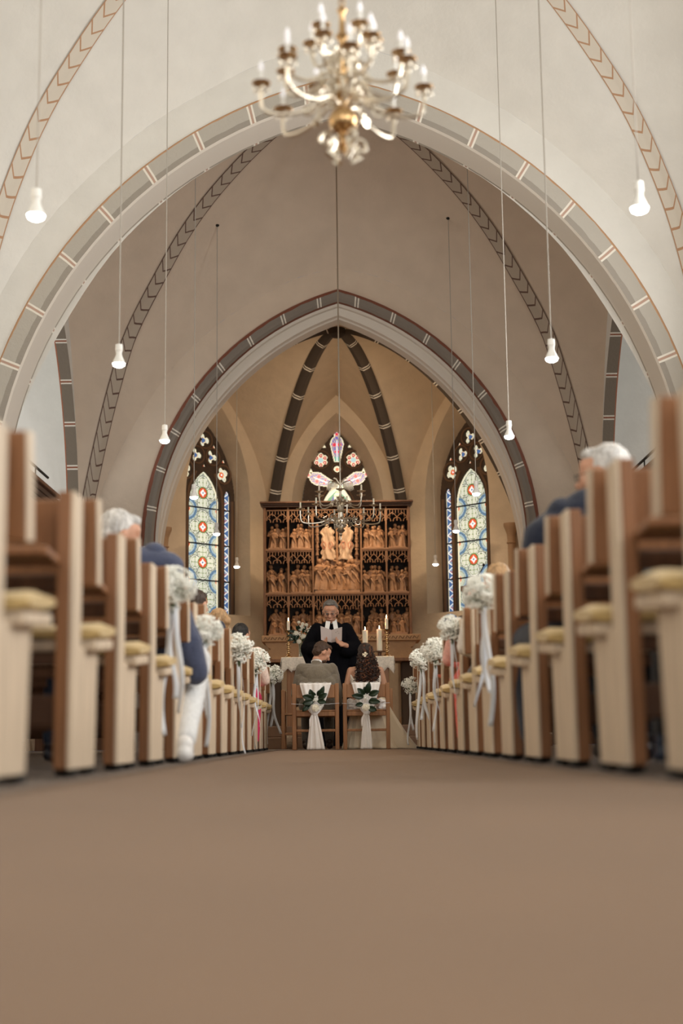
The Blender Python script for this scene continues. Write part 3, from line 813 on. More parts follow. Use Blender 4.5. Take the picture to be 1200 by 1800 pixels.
hub1 = [(.006, -.40), (.02, -.38), (.035, -.36), (.015, -.33), (.02, -.30), (.03, -.29), (.02, -.22), (.035, -.2), (.03, -.08), (.055, -.05), (.03, 0), (.045, .04), (.03, .12), (.045, .16), (.022, .2), (.02, .28), (.04, .31), (.02, .34), (.014, .44), (.03, .47), (.012, .5)]
bulb_soft = emit('candle_bulb', (.95, .95, 1.0), .2)
chandelier('chandelier', 'large blurred brass chandelier with white candle bulbs at the top of the view', (.03, 5.4, 2.70),
           [(8, .47, -.12, .05, .12, .1), (8, .35, .04, .045, .10, .6), (5, .19, .19, .035, .10, .2)], brass, hub1, (-.2, (.085, .085, .08)), .0115,
           [(4, .05, -.34, .06, -1, .3), (6, .03, -.02, .045, 1, .5), (6, .03, .14, .035, 1, 0)], None, (z0c-2.70)/.71, candle_h=.06, bulb=bulb_soft, drops=True, chain=True, m_arm=silver_brass).scale = (.70, .70, .71)

# ---------------------------------------------------------------- carved retable
rx0, rx1 = P(463, 1000, 22.3).x, P(722, 1000, 22.3).x
def zz(y, Y=22.3): return P(592, y, Y).z
def xx(x, Y=22.3, y=1000): return P(x, y, Y).x
ret = thing('carved_altarpiece', 'tall carved wooden altarpiece with figure groups in gothic niches behind the altar', 'altarpiece', (0, 22.3, 0))
zt, zb = zz(890), zz(1117)
def rbox(name, x0, x1, y0, y1, z0, z1_, m, par=ret, bv=.006): return bevel(MB().box((x0, y0, z0), (x1, y1, z1_)).build(name, m, par, smooth=False), bv)
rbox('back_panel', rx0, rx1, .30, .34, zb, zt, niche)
cols = [467, 506.5, 550, 635, 679.5, 719]; shelf = [zt-.03, zz(965.5), zz(1043), zb]
for x in (rx0+.018, rx1-.018): rbox('side_board', x-.02, x+.02, -.02, .34, zb, zt, carved_d)
for x in cols[1:-1]: rbox('divider', xx(x)-.014, xx(x)+.014, 0, .30, zb, zt, carved_mid)
for z in shelf[1:3]:
    rbox('shelf', rx0+.03, xx(549), -.01, .30, z-.018, z+.018, carved_mid); rbox('shelf', xx(636), rx1-.03, -.01, .30, z-.018, z+.018, carved_mid)
rbox('shelf', xx(549), xx(636), -.01, .30, shelf[2]-.018, shelf[2]+.018, carved_mid)
mb = MB(); e = .06
for (d, z, h) in ((.02, zt-.01, .03), (.05, zt+.02, .025), (.085, zt+.045, .03)): mb.box((rx0-d*.6, -.02-d, z), (rx1+d*.6, .34, z+h))
bevel(mb.build('cornice', oak_d, ret, smooth=False), .006)
def canopy(x0, x1, z1_, hgt, name='tracery'):
    """row of slender bars over a pointed cusped arch"""
    mb = MB(); n = max(6, int((x1-x0)/.042)); wd = x1-x0
    mb.box((x0, .0, z1_-.018), (x1, .03, z1_))
    def az(u): return z1_-hgt+.035+(hgt*.52)*(1-abs(2*u-1)**1.6)
    for k in range(n+1):
        u = k/n; x = x0+wd*u; mb.box((x-.0055, .004, az(u)-.01), (x+.0055, .024, z1_-.01))
    m2 = max(2, int(round(wd/.13)))
    for j in range(m2):
        c0 = x0+wd*(j+.5)/m2; r_ = wd/m2*.5
        for s in (-1, 1):
            mb.tube([(c0+s*r_, .012, z1_-hgt*.86), (c0+s*r_*.9, .012, z1_-hgt*.62), (c0+s*r_*.5, .012, z1_-hgt*.45), (c0, .012, z1_-hgt*.34)], .0085, 5)
            mb.tube([(c0+s*r_*.9, .012, z1_-hgt*.7), (c0+s*r_*.4, .012, z1_-hgt*.78), (c0+s*r_*.25, .012, z1_-hgt*.95)], .008, 5)
            mb.ell((c0+s*r_*.25, .012, z1_-hgt*.97), .012, 6, 4)
        mb.ell((c0, .012, z1_-hgt*.34), .014, 6, 4); mb.ell((c0+r_, .012, z1_-hgt*.92), .014, 6, 4)
    return mb.build(name, carved_mid, ret)
rng = random.Random(11)
def saint(mb, x, y, z, h, lean=0, turn=0):
    """one small robed figure"""
    ph = rng.random()*6; nf = rng.choice((5, 6, 7)); w_ = h*.15*rng.uniform(.9, 1.15)
    prof = [(w_*1.15, 0), (w_*1.1, h*.08), (w_*.95, h*.28), (w_*.78, h*.48), (w_*.92, h*.62), (w_*1.0, h*.72), (w_*.6, h*.79), (w_*.32, h*.82)]
    M = Matrix.Translation((x, y, z)) @ Matrix.Rotation(lean, 4, 'Y') @ Matrix.Rotation(turn, 4, 'Z')
    amp = [.2, .2, .2, .14, .1, .04, 0, 0]
    mb.lathe([(r, q) for r, q in prof], n=18, M=M, mod=lambda a, k: (1+amp[k]*sin(nf*a+ph+k*.5))*(1 if abs(cos(a)) > .3 else .9))
    mb.ell(M @ V((0, -h*.01, h*.895)), (h*.062, h*.07, h*.085), 9, 7)
    mb.ell(M @ V((0, h*.02, h*.92)), (h*.078, h*.075, h*.075), 8, 6)
    for s in (-1, 1):
        k = rng.random()
        sh = M @ V((s*w_*.85, 0, h*.72)); el = M @ V((s*w_*(1.15), -h*.08, h*(.52+.1*k))); ha = M @ V((s*w_*rng.uniform(-.1, 1.2), -h*.18, h*rng.uniform(.5, .8)))
        mb.tube([sh, el, ha], [h*.045, h*.04, h*.022], 6)
    mb.tube([M @ V((-w_*.9, -w_*.5, h*.66)), M @ V((0, -w_*1.0, h*.45)), M @ V((w_*.8, -w_*.8, h*.2))], [h*.03, h*.045, h*.02], 6)
def scene_group(x0, x1, z0, z1_, rows, seated=False):
    mb = MB(); wd = x1-x0; H = z1_-z0
    mb.box((x0+.01, .02, z0), (x1-.01, .26, z0+.02))
    mb.ell(((x0+x1)/2, .14, z0+.02), (wd*.46, .1, .03), 12, 5)
    for r in range(rows):
        n = max(2, int(round(wd/(.105 if r else .12))))
        for k in range(n):
            x = x0+wd*(k+.5+(.0 if r == 0 else .25))/n; x = min(max(x, x0+.04), x1-.04)
            h = H*(.80 if r == 0 else .97)*rng.uniform(.86, 1.0)
            if seated and r == 0: h *= .72
            saint(mb, x+rng.uniform(-.01, .01), .09+.09*r, z0+.02+(H*.0), h, rng.uniform(-.13, .13), rng.uniform(-.6, .6))
    return mb.build('carved_figures', carved, ret)
for ci in (0, 1, 3, 4):
    x0 = xx(cols[ci])+.016; x1 = xx(cols[ci+1])-.016
    for ri in range(3):
        top = shelf[ri]; bot = shelf[ri+1]; canopy(x0, x1, top-.016, .20)
        scene_group(x0+.015, x1-.015, bot+.016, top-.21, 2, seated=(ri == 2))
x0 = xx(cols[2])+.016; x1 = xx(cols[3])-.016
canopy(x0, x1, shelf[2]-.016, .24); scene_group(x0+.02, x1-.02, shelf[3]+.012, shelf[2]-.2, 2)
canopy(x0, x1, shelf[0]-.016, .13)
mb = MB(); 
for k in range(7): saint(mb, x0+.06+(x1-x0-.12)*k/6, .10, shelf[2]+.06, rng.uniform(.42, .52), rng.uniform(-.15, .15), rng.uniform(-.5, .5))
for k in range(6): saint(mb, x0+.1+(x1-x0-.2)*k/5, .19, shelf[2]+.12, rng.uniform(.52, .62), rng.uniform(-.15, .15), rng.uniform(-.5, .5))
mb.box((x0+.01, .01, shelf[2]+.018), (x1-.01, .28, shelf[2]+.055)); mb.build('carved_figures', carved, ret)
for s in (-1, 1):
    mb = MB()
    for k in range(5): saint(mb, (x0+x1)/2+s*(x1-x0)*.43, .1, shelf[2]+.62+.12*k if k < 4 else shelf[1]+.3, .15, 0, rng.uniform(-.5, .5))
    mb.tube([((x0+x1)/2+s*(x1-x0)*.43, .13, shelf[2]+.05), ((x0+x1)/2+s*(x1-x0)*.43, .13, shelf[1]+.45)], .016, 6)
    mb.build('carved_figures', carved, ret)
pale_carved = mat('pale_carved_wood', (.60, .42, .28), .5, bump=.3, bscale=20); red_paint = mat('red_carved_lines', (.55, .16, .09), .6)
for s in (-1, 1):                                               # the two bright cloaked figures above the crowd
    cx = (x0+x1)/2+s*.135; z0_ = zz(983); z1_ = zz(926); H_ = z1_-z0_
    mb = MB(); rows = []; n = 26
    for k in range(n+1):
        q = k/n; z = z0_+H_*q; wv = .105+.012*sin(q*17+s)+.01*sin(q*31)-.03*max(0, q-.85)/.15
        rows.append([V((cx+s*.03*(q-.3)+wv*cos(a), .13-.07*sin(a)-.014*sin(5*a+7*q*s)-.008*sin(11*a-9*q), z+.01*sin(4*a))) for a in [pi*j/22 for j in range(23)]])
    mb.grid(rows); pn = mb.build('cloaked_figure', pale_carved, ret); solid(pn, .015, 1)
    mb = MB(); mb.ell((cx+s*.02, .09, z1_+.02), (.03, .03, .036), 10, 7); mb.build('head', pale_carved, pn)
    for sd in (-1, 1):
        mb = MB()
        pts = []
        for k in range(20):
            q = k/19; an = q*7; r_ = .052*(1-q*.7); pts.append((cx+s*.02+sd*(.05+r_*cos(an)*.8), .052, z0_+H_*.42+r_*1.6*sin(an)))
        mb.tube(pts, .0045, 5); mb.build('painted_scroll', red_paint, pn)
mb = MB(); mb.tube([((x0+x1)/2, .1, zz(990)), ((x0+x1)/2, .1, zz(905))], .018, 8); mb.box(((x0+x1)/2-.16, .09, zz(918)), ((x0+x1)/2+.16, .12, zz(914))); mb.build('cross', carved, ret)
# stone altar block behind
alt = thing('stone_altar', 'tan sandstone altar block with an incised ledge under the carved altarpiece', 'altar', (0, 22.1, 0))
lx0, lx1 = xx(460, 22), xx(736, 22)
rbox('ledge', lx0, lx1, -.25, .55, zz(1128, 22), zz(1117, 22)+.0, stone_tan, alt, .01)
mb = MB()
for k in range(22):
    x = lx0+.08+(lx1-lx0-.16)*k/21; zc_ = (zz(1128, 22)+zz(1117, 22))/2
    mb.tube([(x-.045, -.252, zc_-.02), (x-.02, -.252, zc_+.022), (x, -.252, zc_), (x+.02, -.252, zc_-.022), (x+.045, -.252, zc_+.02)], .005, 5)
mb.build('incised_ornament', oak_d, alt)
mb = MB(); bz0, bz1 = zz(1158, 22), zz(1128, 22); b0, b1 = xx(466, 22), xx(728, 22)
prof = [(b0, bz1), (b0+.03, bz1-.06), (b0+.10, bz1-.10), (b0+.05, bz1-.16), (b0+.12, bz0), (b1-.12, bz0), (b1-.05, bz1-.16), (b1-.10, bz1-.10), (b1-.03, bz1-.06), (b1, bz1)]
vs = [V((x, -.18, z)) for x, z in prof]+[V((x, .5, z)) for x, z in prof]; n = len(prof)
mb.add(vs, [tuple(range(n)), tuple(range(2*n-1, n-1, -1))]+[(i, (i+1) % n+n*0, (i+1) % n+n, i+n) for i in range(n)]); bevel(mb.build('corbelled_block', stone_tan, alt, smooth=False), .01)
rbox('base_shelf', b0+.0, b1+.12, -.22, .5, bz0-.05, bz0, altarwood, alt)
for x in (b0+.12, b1-.12, 0): rbox('base_pier', x-.1, x+.1, -.05, .5, .28, bz0-.05, mat('dark_pier', (.07, .045, .03), .8), alt)

# ---------------------------------------------------------------- side furnishings of the room
for sx in (-1, 1):
    mb = MB(); a, b = sorted((sx*2.90, sx*3.69)); mb.box((a, 19.95, 0), (b, 19.995, 1.3)); struct(mb.build('dark_filler_chancel', oak_d, smooth=False))  # added dark board, stands in for shade on the low wall
    mb = MB(); a, b = sorted((sx*3.92, sx*7.45)); mb.box((a, 19.93, 0), (b, 20.0, 1.3)); struct(mb.build('dark_filler_transept', oak_d, smooth=False))  # another added board, darkens the far wall seen under the pews
for S, sx in (('left', -1), ('right', 1)):
    mb = MB(); a, b = sorted((sx*3.80, sx*3.86)); mb.box((a, -2, 0), (b, 14.4, 1.15)); struct(mb.build('dark_filler_'+S, oak_d, smooth=False));  # dark strip added along the nave wall to darken the gaps between pews
    g = thing('gallery_parapet', 'dark wooden gallery parapet in the %s side room beyond the arch' % S, 'balcony', (sx*3.99, 17.0, 0))
    a, b = sorted((0, sx*.08)); X0 = 0
    for k in range(9): bevel(MB().box((a, -2.0, 2.75+.085*k), (b, 2.9, 2.82+.085*k)).build('board', oak_d, g, smooth=False), .006)
    bevel(MB().box((min(-sx*.03, sx*.14), -2.0, 3.52), (max(-sx*.03, sx*.14), 2.9, 3.57)).build('handrail', oak, g, smooth=False), .01)
    a, b = sorted((sx*.0, sx*2.9)); MB().box((a, -2.0, 2.55), (b, 2.9, 2.72)).build('floor_beam', oak_d, g, smooth=False)
    MB().tube([(sx*.04, -2, 3.72), (sx*.04, 2.3, 3.72)], .018, 8).build('rail_pipe', lead, g)
    for yy in (-1.5, 0, 1.5): MB().tube([(sx*.04, yy, 3.56), (sx*.04, yy, 3.72)], .01, 6).build('rail_bracket', lead, g)
    MB().box((min(0, sx*.12), 2.2, 0), (max(0, sx*.12), 2.32, 2.6)).build('post', oak_d, g, smooth=False)
    MB().box((min(0, sx*.12), -1.9, 0), (max(0, sx*.12), -1.78, 2.6)).build('post', oak_d, g, smooth=False)
pu = thing('pulpit', 'tan wooden pulpit with a gooseneck microphone at the right of the chancel arch', 'pulpit', (2.02, 18.9, .28))
mb = MB().lathe([(.34, 0), (.34, .05), (.28, .1), (.28, .6), (.38, .75), (.38, 1.72), (.43, 1.76), (.43, 1.82)], n=8); mb.build('body', altarwood, pu, smooth=False)
bevel(MB().box((-.26, -.2, 1.82), (.3, .2, 1.86), Matrix.Rotation(R(-3), 4, 'X')).build('desk', altarwood, pu, smooth=False), .008)
mic = thing('microphone', 'thin black gooseneck microphone rising from the pulpit desk', 'microphone', (1.86, 18.8, 2.14))
MB().tube(catmull([(-.06, 0, 0), (-.05, 0, .08), (0, 0, .16), (.03, 0, .22)], 5), .006, 6).build('gooseneck', lead, mic)
MB().ell((.034, 0, .235), (.017, .017, .022), 8, 6).build('capsule', lead, mic)

# ---------------------------------------------------------------- wooden chairs
def make_chair(label, loc, rz=0, group=None):
    t = thing('wooden_chair', label, 'chair', loc, rz, group)
    def b(name, lo, hi, m=chairwood, bv=.006, M=None): return bevel(MB().box(lo, hi, M).build(name, m, t, smooth=False), bv)
    for s in (-1, 1):
        x = s*.224
        b('rear_leg', (x-.021, -.02, 0), (x+.021, .022, .685)); b('front_leg', (x-.019, .40, 0), (x+.019, .438, .39))
        b('side_stretcher', (x-.010, .02, .16), (x+.010, .41, .19))
    b('backrest', (-.205, -.008, .535), (.205, .012, .672)); b('rear_seat_rail', (-.205, -.010, .345), (.205, .014, .392)); b('rear_stretcher', (-.205, -.010, .185), (.205, .010, .212))
    b('seat', (-.225, -.0, .392), (.225, .45, .412)); b('front_rail', (-.205, .41, .34), (.205, .43, .39))
    return t
make_chair('oak chair of the groom, draped with white cloth, left of the two at the altar', (-.285, 15.0, 0))
make_chair('oak chair of the bride, draped with white cloth, right of the two at the altar', (.245, 15.0, 0))
make_chair('oak chair without drape standing behind and right of the bride', (.56, 16.9, 0), R(90))
make_chair('oak chair half hidden at the left end of the altar table', (-.70, 17.0, 0), R(-90))

def drape(label, loc, w0, knot_x, knot_z, w1, foot_x):
    t = thing('chair_drape', label, 'cloth', loc)
    rows = []; nz = 34; nu = 36
    for k in range(nz+1):
        q = k/nz
        z = .688-q*.684
        if z > knot_z:
            f = (z-knot_z)/(.688-knot_z); wd = .022+(w0-.022)*f**.55; cx = knot_x*(1-f)
        else:
            f = (knot_z-z)/knot_z; wd = .022+(w1-.022)*min(1, f*1.0)**.7; cx = knot_x+(foot_x-knot_x)*f
        row = []
        for j in range(nu+1):
            u = j/nu*2-1; fold = (.009*sin(u*8+1)+.004*sin(u*19+z*4))*(1 if abs(z-knot_z) > .03 else .6)
            sag = (.05*(1-u*u) if z > knot_z else 0)*sin(pi*min(1, (.688-z)/(.688-knot_z)))
            row.append(V((cx+u*wd, -.034-fold-abs(.012*(1-u*u))-.018*(z < knot_z), z-sag*0)))
        rows.append(row)
    mb = MB().grid(rows); o = mb.build('cloth', tulle_m, t, angle=80); solid(o, .003)
    mb = MB(); mb.grid([[V((u*w0, y, .692+.004*sin(u*13))) for u in np.linspace(-1, 1, 24)] for y in (-.036, -.01, .024)]); mb.grid([[V((u*w0, .026+.004*sin(u*20), z)) for u in np.linspace(-1, 1, 24)] for z in (.69, .6, .53)]); solid(mb.build('top_fold', tulle_m, t), .003)
    mb = MB().ell((knot_x, -.05, knot_z), (.034, .028, .024), 12, 8); mb.tube([(knot_x-.02, -.06, knot_z), (knot_x-.045, -.065, knot_z-.06), (knot_x-.05, -.06, knot_z-.13)], [.008, .012, .006], 6, .4); mb.build('knot', tulle_m, t)
    return t
drape('white sheer drape knotted low behind the left chair of the groom', (-.285, 15.0, 0), .165, -.01, .37, .095, .0)
drape('white sheer drape falling straight behind the right chair of the bride', (.245, 15.0, 0), .150, .0, .37, .062, -.005)

def leaf(mb, p, d, n, L_, W_):
    d = V(d).normalized(); n = V(n); sd = d.cross(n).normalized(); n = sd.cross(d); rows = []
    for k in range(7):
        q = k/6; wv = W_*sin(pi*min(.98, q*.93+.04))**.8; c = V(p)+d*L_*q+n*(.12*L_*sin(pi*q)); rows.append([c-sd*wv+n*wv*.35, c-sd*wv*.5+n*wv*.1, c, c+sd*wv*.5+n*wv*.1, c+sd*wv+n*wv*.35])
    mb.grid(rows)
def rose(mb, c, r, rg):
    c = V(c)
    for ring, (rr, n, h) in enumerate(((.32, 3, .35), (.6, 5, .25), (.9, 6, .05))):
        for k in range(n):
            a = 2*pi*k/n+ring*.5; rows = []
            for i in range(4):
                q = i/3; rows.append([c+V((cos(a+b)*r*rr*(.5+.55*q), -r*(h+.45*q*(1-.35*ring)), sin(a+b)*r*rr*(.5+.55*q))) for b in np.linspace(-.75, .75, 5)])
            mb.grid(rows)
    mb.ell(c+V((0, -r*.2, 0)), (r*.5, r*.5, r*.5), 8, 6)
def gyp(mb, c, rad, n, rg, sz=.0065):
    c = V(c)
    cl = [V((rg.gauss(0, .5), rg.gauss(0, .5), rg.gauss(0, .5))) for _ in range(max(4, n//22))]
    for k in range(n):
        q = rg.choice(cl); d = q+V((rg.gauss(0, .17), rg.gauss(0, .17), rg.gauss(0, .17)))
        if d.length > 1.15: d = d.normalized()*1.1
        s = sz*rg.uniform(.7, 1.35); mb.ell(c+V((d.x*rad[0], d.y*rad[1], d.z*rad[2])), (s, s, s*.8), 6, 4)
def rose_spray(label, loc, leaves, tw):
    t = thing('rose_spray', label, 'flower spray', loc); rg = random.Random(len(label))
    for (x, z, a, L_, W_) in leaves:
        mb = MB(); leaf(mb, (x, -.012-rg.random()*.02, z), (cos(a), -.25, sin(a)), (0, -1, 0), L_*1.2, W_*1.3); o = mb.build('leaf', leaf_m, t); solid(o, .0015)
    mb = MB(); rose(mb, (.0, -.03, -.045), .042, rg); solid(mb.build('rose', rose_m, t), .0012)
    mb = MB(); gyp(mb, (.0, -.03, .03), (.06, .015, .05), 90, rg, .0045); gyp(mb, (.05, -.02, -.05), (.05, .012, .03), 40, rg, .0045); mb.build('gypsophila', gyp_m, t)['kind'] = 'stuff'
    mb = MB(); mb.tube([(tw[0], .045, .0), (tw[0]*.4, -.0, -.008), (0, -.012, -.004), (tw[1]*.5, .0, -.006), (tw[1], .045, .002)], .0018, 5); mb.build('twine', ribbon_m, t)
LV1 = [(.04, .06, 1.15, .11, .022), (-.02, .05, 2.9, .10, .026), (-.01, .03, 3.4, .11, .028), (.0, .05, 2.2, .08, .026), (.03, .05, .5, .09, .026), (-.05, 0, 3.9, .10, .022), (.02, .03, -.2, .08, .024), (-.03, .07, 1.9, .07, .022), (.02, .08, .9, .07, .02)]
rose_spray('white rose with dark green leaves tied to the drape of the groom chair', (-.285, 14.915, .475), LV1, (-.25, .25))
LV2 = [(.01, .09, 1.35, .11, .026), (-.01, .08, 2.4, .09, .024), (-.02, .06, 3.0, .11, .026), (.03, .08, .35, .10, .026), (.03, .02, -.1, .10, .024), (-.03, -.01, 3.3, .07, .02), (.02, -.05, -.3, .08, .026), (.03, .0, .5, .08, .024), (.0, .1, 1.8, .06, .02)]
rose_spray('white rose with upright green leaves tied to the drape of the bride chair', (.24, 14.915, .475), LV2, (-.25, .25))

# ---------------------------------------------------------------- bouquets on the pew ends
def wavy_ribbon(mb, p0, L_, wv, ph, dx=0, dy=0):
    rows = []; n = 22
    for k in range(n+1):
        q = k/n; c = V(p0)+V((dx*q+.018*sin(q*7+ph)*q, dy*q+.03*sin(q*5+ph*2)*q, -L_*q)); a = ph+q*2.2*sin(ph*3)+.4
        rows.append([c-V((cos(a), sin(a), 0))*wv, c, c+V((cos(a), sin(a), 0))*wv])
    mb.grid(rows)
BQ = []
for v in range(3):
    rg = random.Random(40+v); mb = MB(); gyp(mb, (0, 0, 0), (.10, .10, .092), 1250, rg, .0058); mb2 = MB()
    for k in range(46):
        a = rg.uniform(0, 2*pi); r_ = rg.uniform(.02, .09); mb2.tube([(0, 0, -.13), (r_*.3*cos(a), r_*.3*sin(a), -.05), (r_*cos(a), r_*sin(a), rg.uniform(-.05, .06))], .0016, 4)
    a = mb.build('blossoms', gyp_m); b = mb2.build('stems', stem_m); BQ.append((a.data, b.data)); bpy.data.objects.remove(a); bpy.data.objects.remove(b)
def bouquet(label, X, Y, z, v, sc_, ribs, group):
    t = thing('gypsophila_bouquet', label, 'bouquet', (X, Y, z), v*1.3, group); t.scale = (sc_,)*3
    for nm, me in zip(('blossoms', 'stems'), BQ[v % 3]):
        o = bpy.data.objects.new(nm, me); COL.objects.link(o); o.parent = t; o['kind'] = 'stuff'
    for k in range(ribs):
        mb = MB(); wavy_ribbon(mb, (.012*k-.01, .0, -.07), (.62, .45, .52)[k % 3], .013, v+k*1.7, .03*(k-1), .04*(k-1)); solid(mb.build('ribbon', ribbon_m, t), .0012)
for i, (px, py, X, dz, s_, r_) in enumerate([(305, 1033, -.80, 0, 1.0, 3), (362, 1110, -.79, 0, .95, 3), (422, 1140, -.79, 0, 1.15, 2), (452, 1162, -.79, 0, 1.15, 3), (480, 1186, -.78, 0, 1.1, 3)]):
    Y = X/((px-603)/2500); z = P(px, py, Y).z
    bouquet('white gypsophila bouquet with pale ribbons on the left pew ends, %s from the viewer' % ORD[i], X, Y, z, i, s_, r_, 'bouquets on the left pew ends')
for i, (px, py, X, dz, s_, r_) in enumerate([(853, 1042, .74, 0, 1.0, 3), (796, 1105, .74, 0, .9, 2), (766, 1145, .73, 0, 1.05, 3), (742, 1160, .73, 0, 1.05, 3), (722, 1205, .72, 0, .9, 2)]):
    Y = X/((px-603)/2500); z = P(px, py, Y).z
    bouquet('white gypsophila bouquet with pale ribbons on the right pew ends, %s from the viewer' % ORD[i], X, Y, z, i+1, s_, r_, 'bouquets on the right pew ends')

# ---------------------------------------------------------------- altar table
tb = thing('altar_table', 'wooden communion table behind the couple, under a lace cloth', 'table', (-.06, 19.0, .28))
def tbx(name, lo, hi, m=altarwood): return bevel(MB().box(lo, hi).build(name, m, tb, smooth=False), .008)
tbx('table_top', (-.72, -.3, .84), (.72, .3, .885)); tbx('apron', (-.66, -.27, .74), (.66, -.24, .84))
for x in (-.62, .62):
    for y in (-.24, .24): tbx('leg', (x-.05, y-.05, 0), (x+.05, y+.05, .84))
tbx('stretcher', (-.58, -.03, .12), (.58, .03, .18))
def zig(u, n, h): q = (u*n) % 1; return h*abs(2*q-1)
mb = MB(); W_ = .735; nu = 120
top = [V((-W_+2*W_*k/nu, -.315, .892)) for k in range(nu+1)]
rows = [[V((p.x, .315, .892)) for p in top], [V((p.x, -.305, .894)) for p in top], [V((p.x, -.318, .885)) for p in top]]
for t_ in (.35, .7, 1.0): rows.append([V((p.x, -.322-.008*sin(p.x*38)*t_, .885-t_*(.085+.09*abs(2*((k/nu*9) % 1)-1)+.05*(abs(p.x) > .6)))) for k, p in enumerate(top)])
mb.grid(rows)
for s in (-1, 1):
    rows = [[V((s*W_, y, .892)) for y in np.linspace(-.315, .315, 40)]]
    for t_ in (.5, 1.0): rows.append([V((s*(W_+.01+.012*sin(y*30)*t_), y, .885-t_*(.10+.09*abs(2*((y*5) % 1)-1)))) for y in np.linspace(-.32, .315, 40)])
    mb.grid(rows)
lc = mb.build('lace_tablecloth', lace_m); lc.location = (-.06, 19.0, .282); solid(lc, .003, 1); tag(lc, 'white lace cloth with pointed hem hanging over the communion table', 'tablecloth')
def candle_parts(t, r, z0, z1_, m=candle_w):
    MB().lathe([(r, z0), (r, z1_-.004), (r*.8, z1_), (r*.3, z1_-.003)], n=16).build('candle', m, t)
    MB().tube([(0, 0, z1_-.002), (0, 0, z1_+.012)], .0015, 4).build('wick', lead, t)
    MB().lathe([(.001, z1_+.004), (.006, z1_+.012), (.0065, z1_+.02), (.003, z1_+.04), (.0005, z1_+.05)], n=8).build('flame', flame_e, t)
    l = bpy.data.lights.new('flame_light', 'POINT'); l.energy = .8; l.color = (1, .6, .3); l.shadow_soft_size = .01
    lo = bpy.data.objects.new('flame_light', l); COL.objects.link(lo); lo.parent = t; lo.location = (0, -.02, z1_+.06)
def stick(label, X, top_px):
    t = thing('candlestick', label, 'candlestick', (X, 18.85, 1.178)); Hh = .34
    pr = [(.055, 0), (.055, .012), (.03, .025), (.018, .04)]
    for k in range(5): z = .05+k*.055; pr += [(.014, z), (.033, z+.012), (.033, z+.024), (.014, z+.036)]
    pr += [(.014, .33), (.05, .345), (.056, .36), (.02, .362)]
    MB().lathe(pr, n=18).build('stick', brass, t); candle_parts(t, .020, .36, P(507, top_px, 18.85).z-1.178)
stick('tall turned brass candlestick with a lit candle at the left end of the table', P(507, 1150, 18.85).x, 1092)
stick('tall turned brass candlestick with a lit candle at the right end of the table', P(680, 1150, 18.85).x, 1089)
t = thing('pillar_candle', 'thick lit white candle close above the head of the bride, left of its pair', 'candle', (P(642, 1150, 18.9).x, 18.9, 1.178)); candle_parts(t, .036, 0, P(642, 1108, 18.9).z-1.178)
t = thing('pillar_candle', 'tall thick lit white candle on a dark turned stand, right of its pair', 'candle', (P(667, 1150, 18.9).x, 18.9, 1.178))
MB().lathe([(.06, 0), (.06, .012), (.025, .02), (.025, .055), (.07, .062), (.07, .08)], n=20).build('stand', oak_d, t); candle_parts(t, .036, .08, P(667, 1106, 18.9).z-1.178)
vx = P(529, 1150, 18.85).x
vs_ = thing('flower_vase', 'clear glass vase on the left of the table, with water and stems', 'vase', (vx, 18.85, 1.178))
MB().lathe([(.032, 0), (.036, .01), (.030, .08), (.034, .17), (.045, .2), (.041, .2), (.030, .165), (.026, .08), (.028, .012)], n=20).build('glass_body', glass_m, vs_)
bq = thing('rose_bouquet', 'bouquet of white roses and greenery in the glass vase', 'bouquet', (vx, 18.85, 1.33)); bq.scale = (1.25, 1.2, 1.15); rg = random.Random(5)
mb = MB()
for k in range(14): a = rg.uniform(0, 6.28); mb.tube([(.01*cos(a), .01*sin(a), -.12), (.02*cos(a), .02*sin(a), .02), (.09*cos(a), .06*sin(a), .16)], .003, 5)
mb.build('stem', stem_m, bq)['kind'] = 'stuff'
for k in range(26):
    mb = MB(); a = rg.uniform(0, 6.28); leaf(mb, (.06*cos(a), -.03, .06+rg.uniform(-.03, .12)), (cos(a), -.4, rg.uniform(-.5, .9)), (0, -1, 0), rg.uniform(.06, .1), .017); solid(mb.build('leaf', leaf_m, bq), .001)
for (x, z, r_) in ((-.055, .14, .034), (.03, .10, .034), (.0, .2, .03), (-.02, .05, .028), (.085, .17, .026), (-.02, .27, .018), (.02, .25, .02), (.06, .24, .02), (-.10, .08, .024)):
    mb = MB(); rose(mb, (x, -.05, z), r_, rg); solid(mb.build('rose', rose_m, bq), .001)
mb = MB(); gyp(mb, (0, -.02, .13), (.14, .06, .12), 150, rg, .005); mb.build('gypsophila', gyp_m, bq)['kind'] = 'stuff'
hb = thing('flower_ball', 'blurry pale round flower bunch low behind the groom chair', 'flowers', (P(508, 1280, 17.6).x, 17.7, -.012)); rg = random.Random(3)
mb = MB(); mb.ell((0, 0, .10), (.085, .085, .085), 14, 10)
mb.build('blossoms', mat('pale_hydrangea', (.42, .33, .25), .9, bump=1, bscale=60), hb)

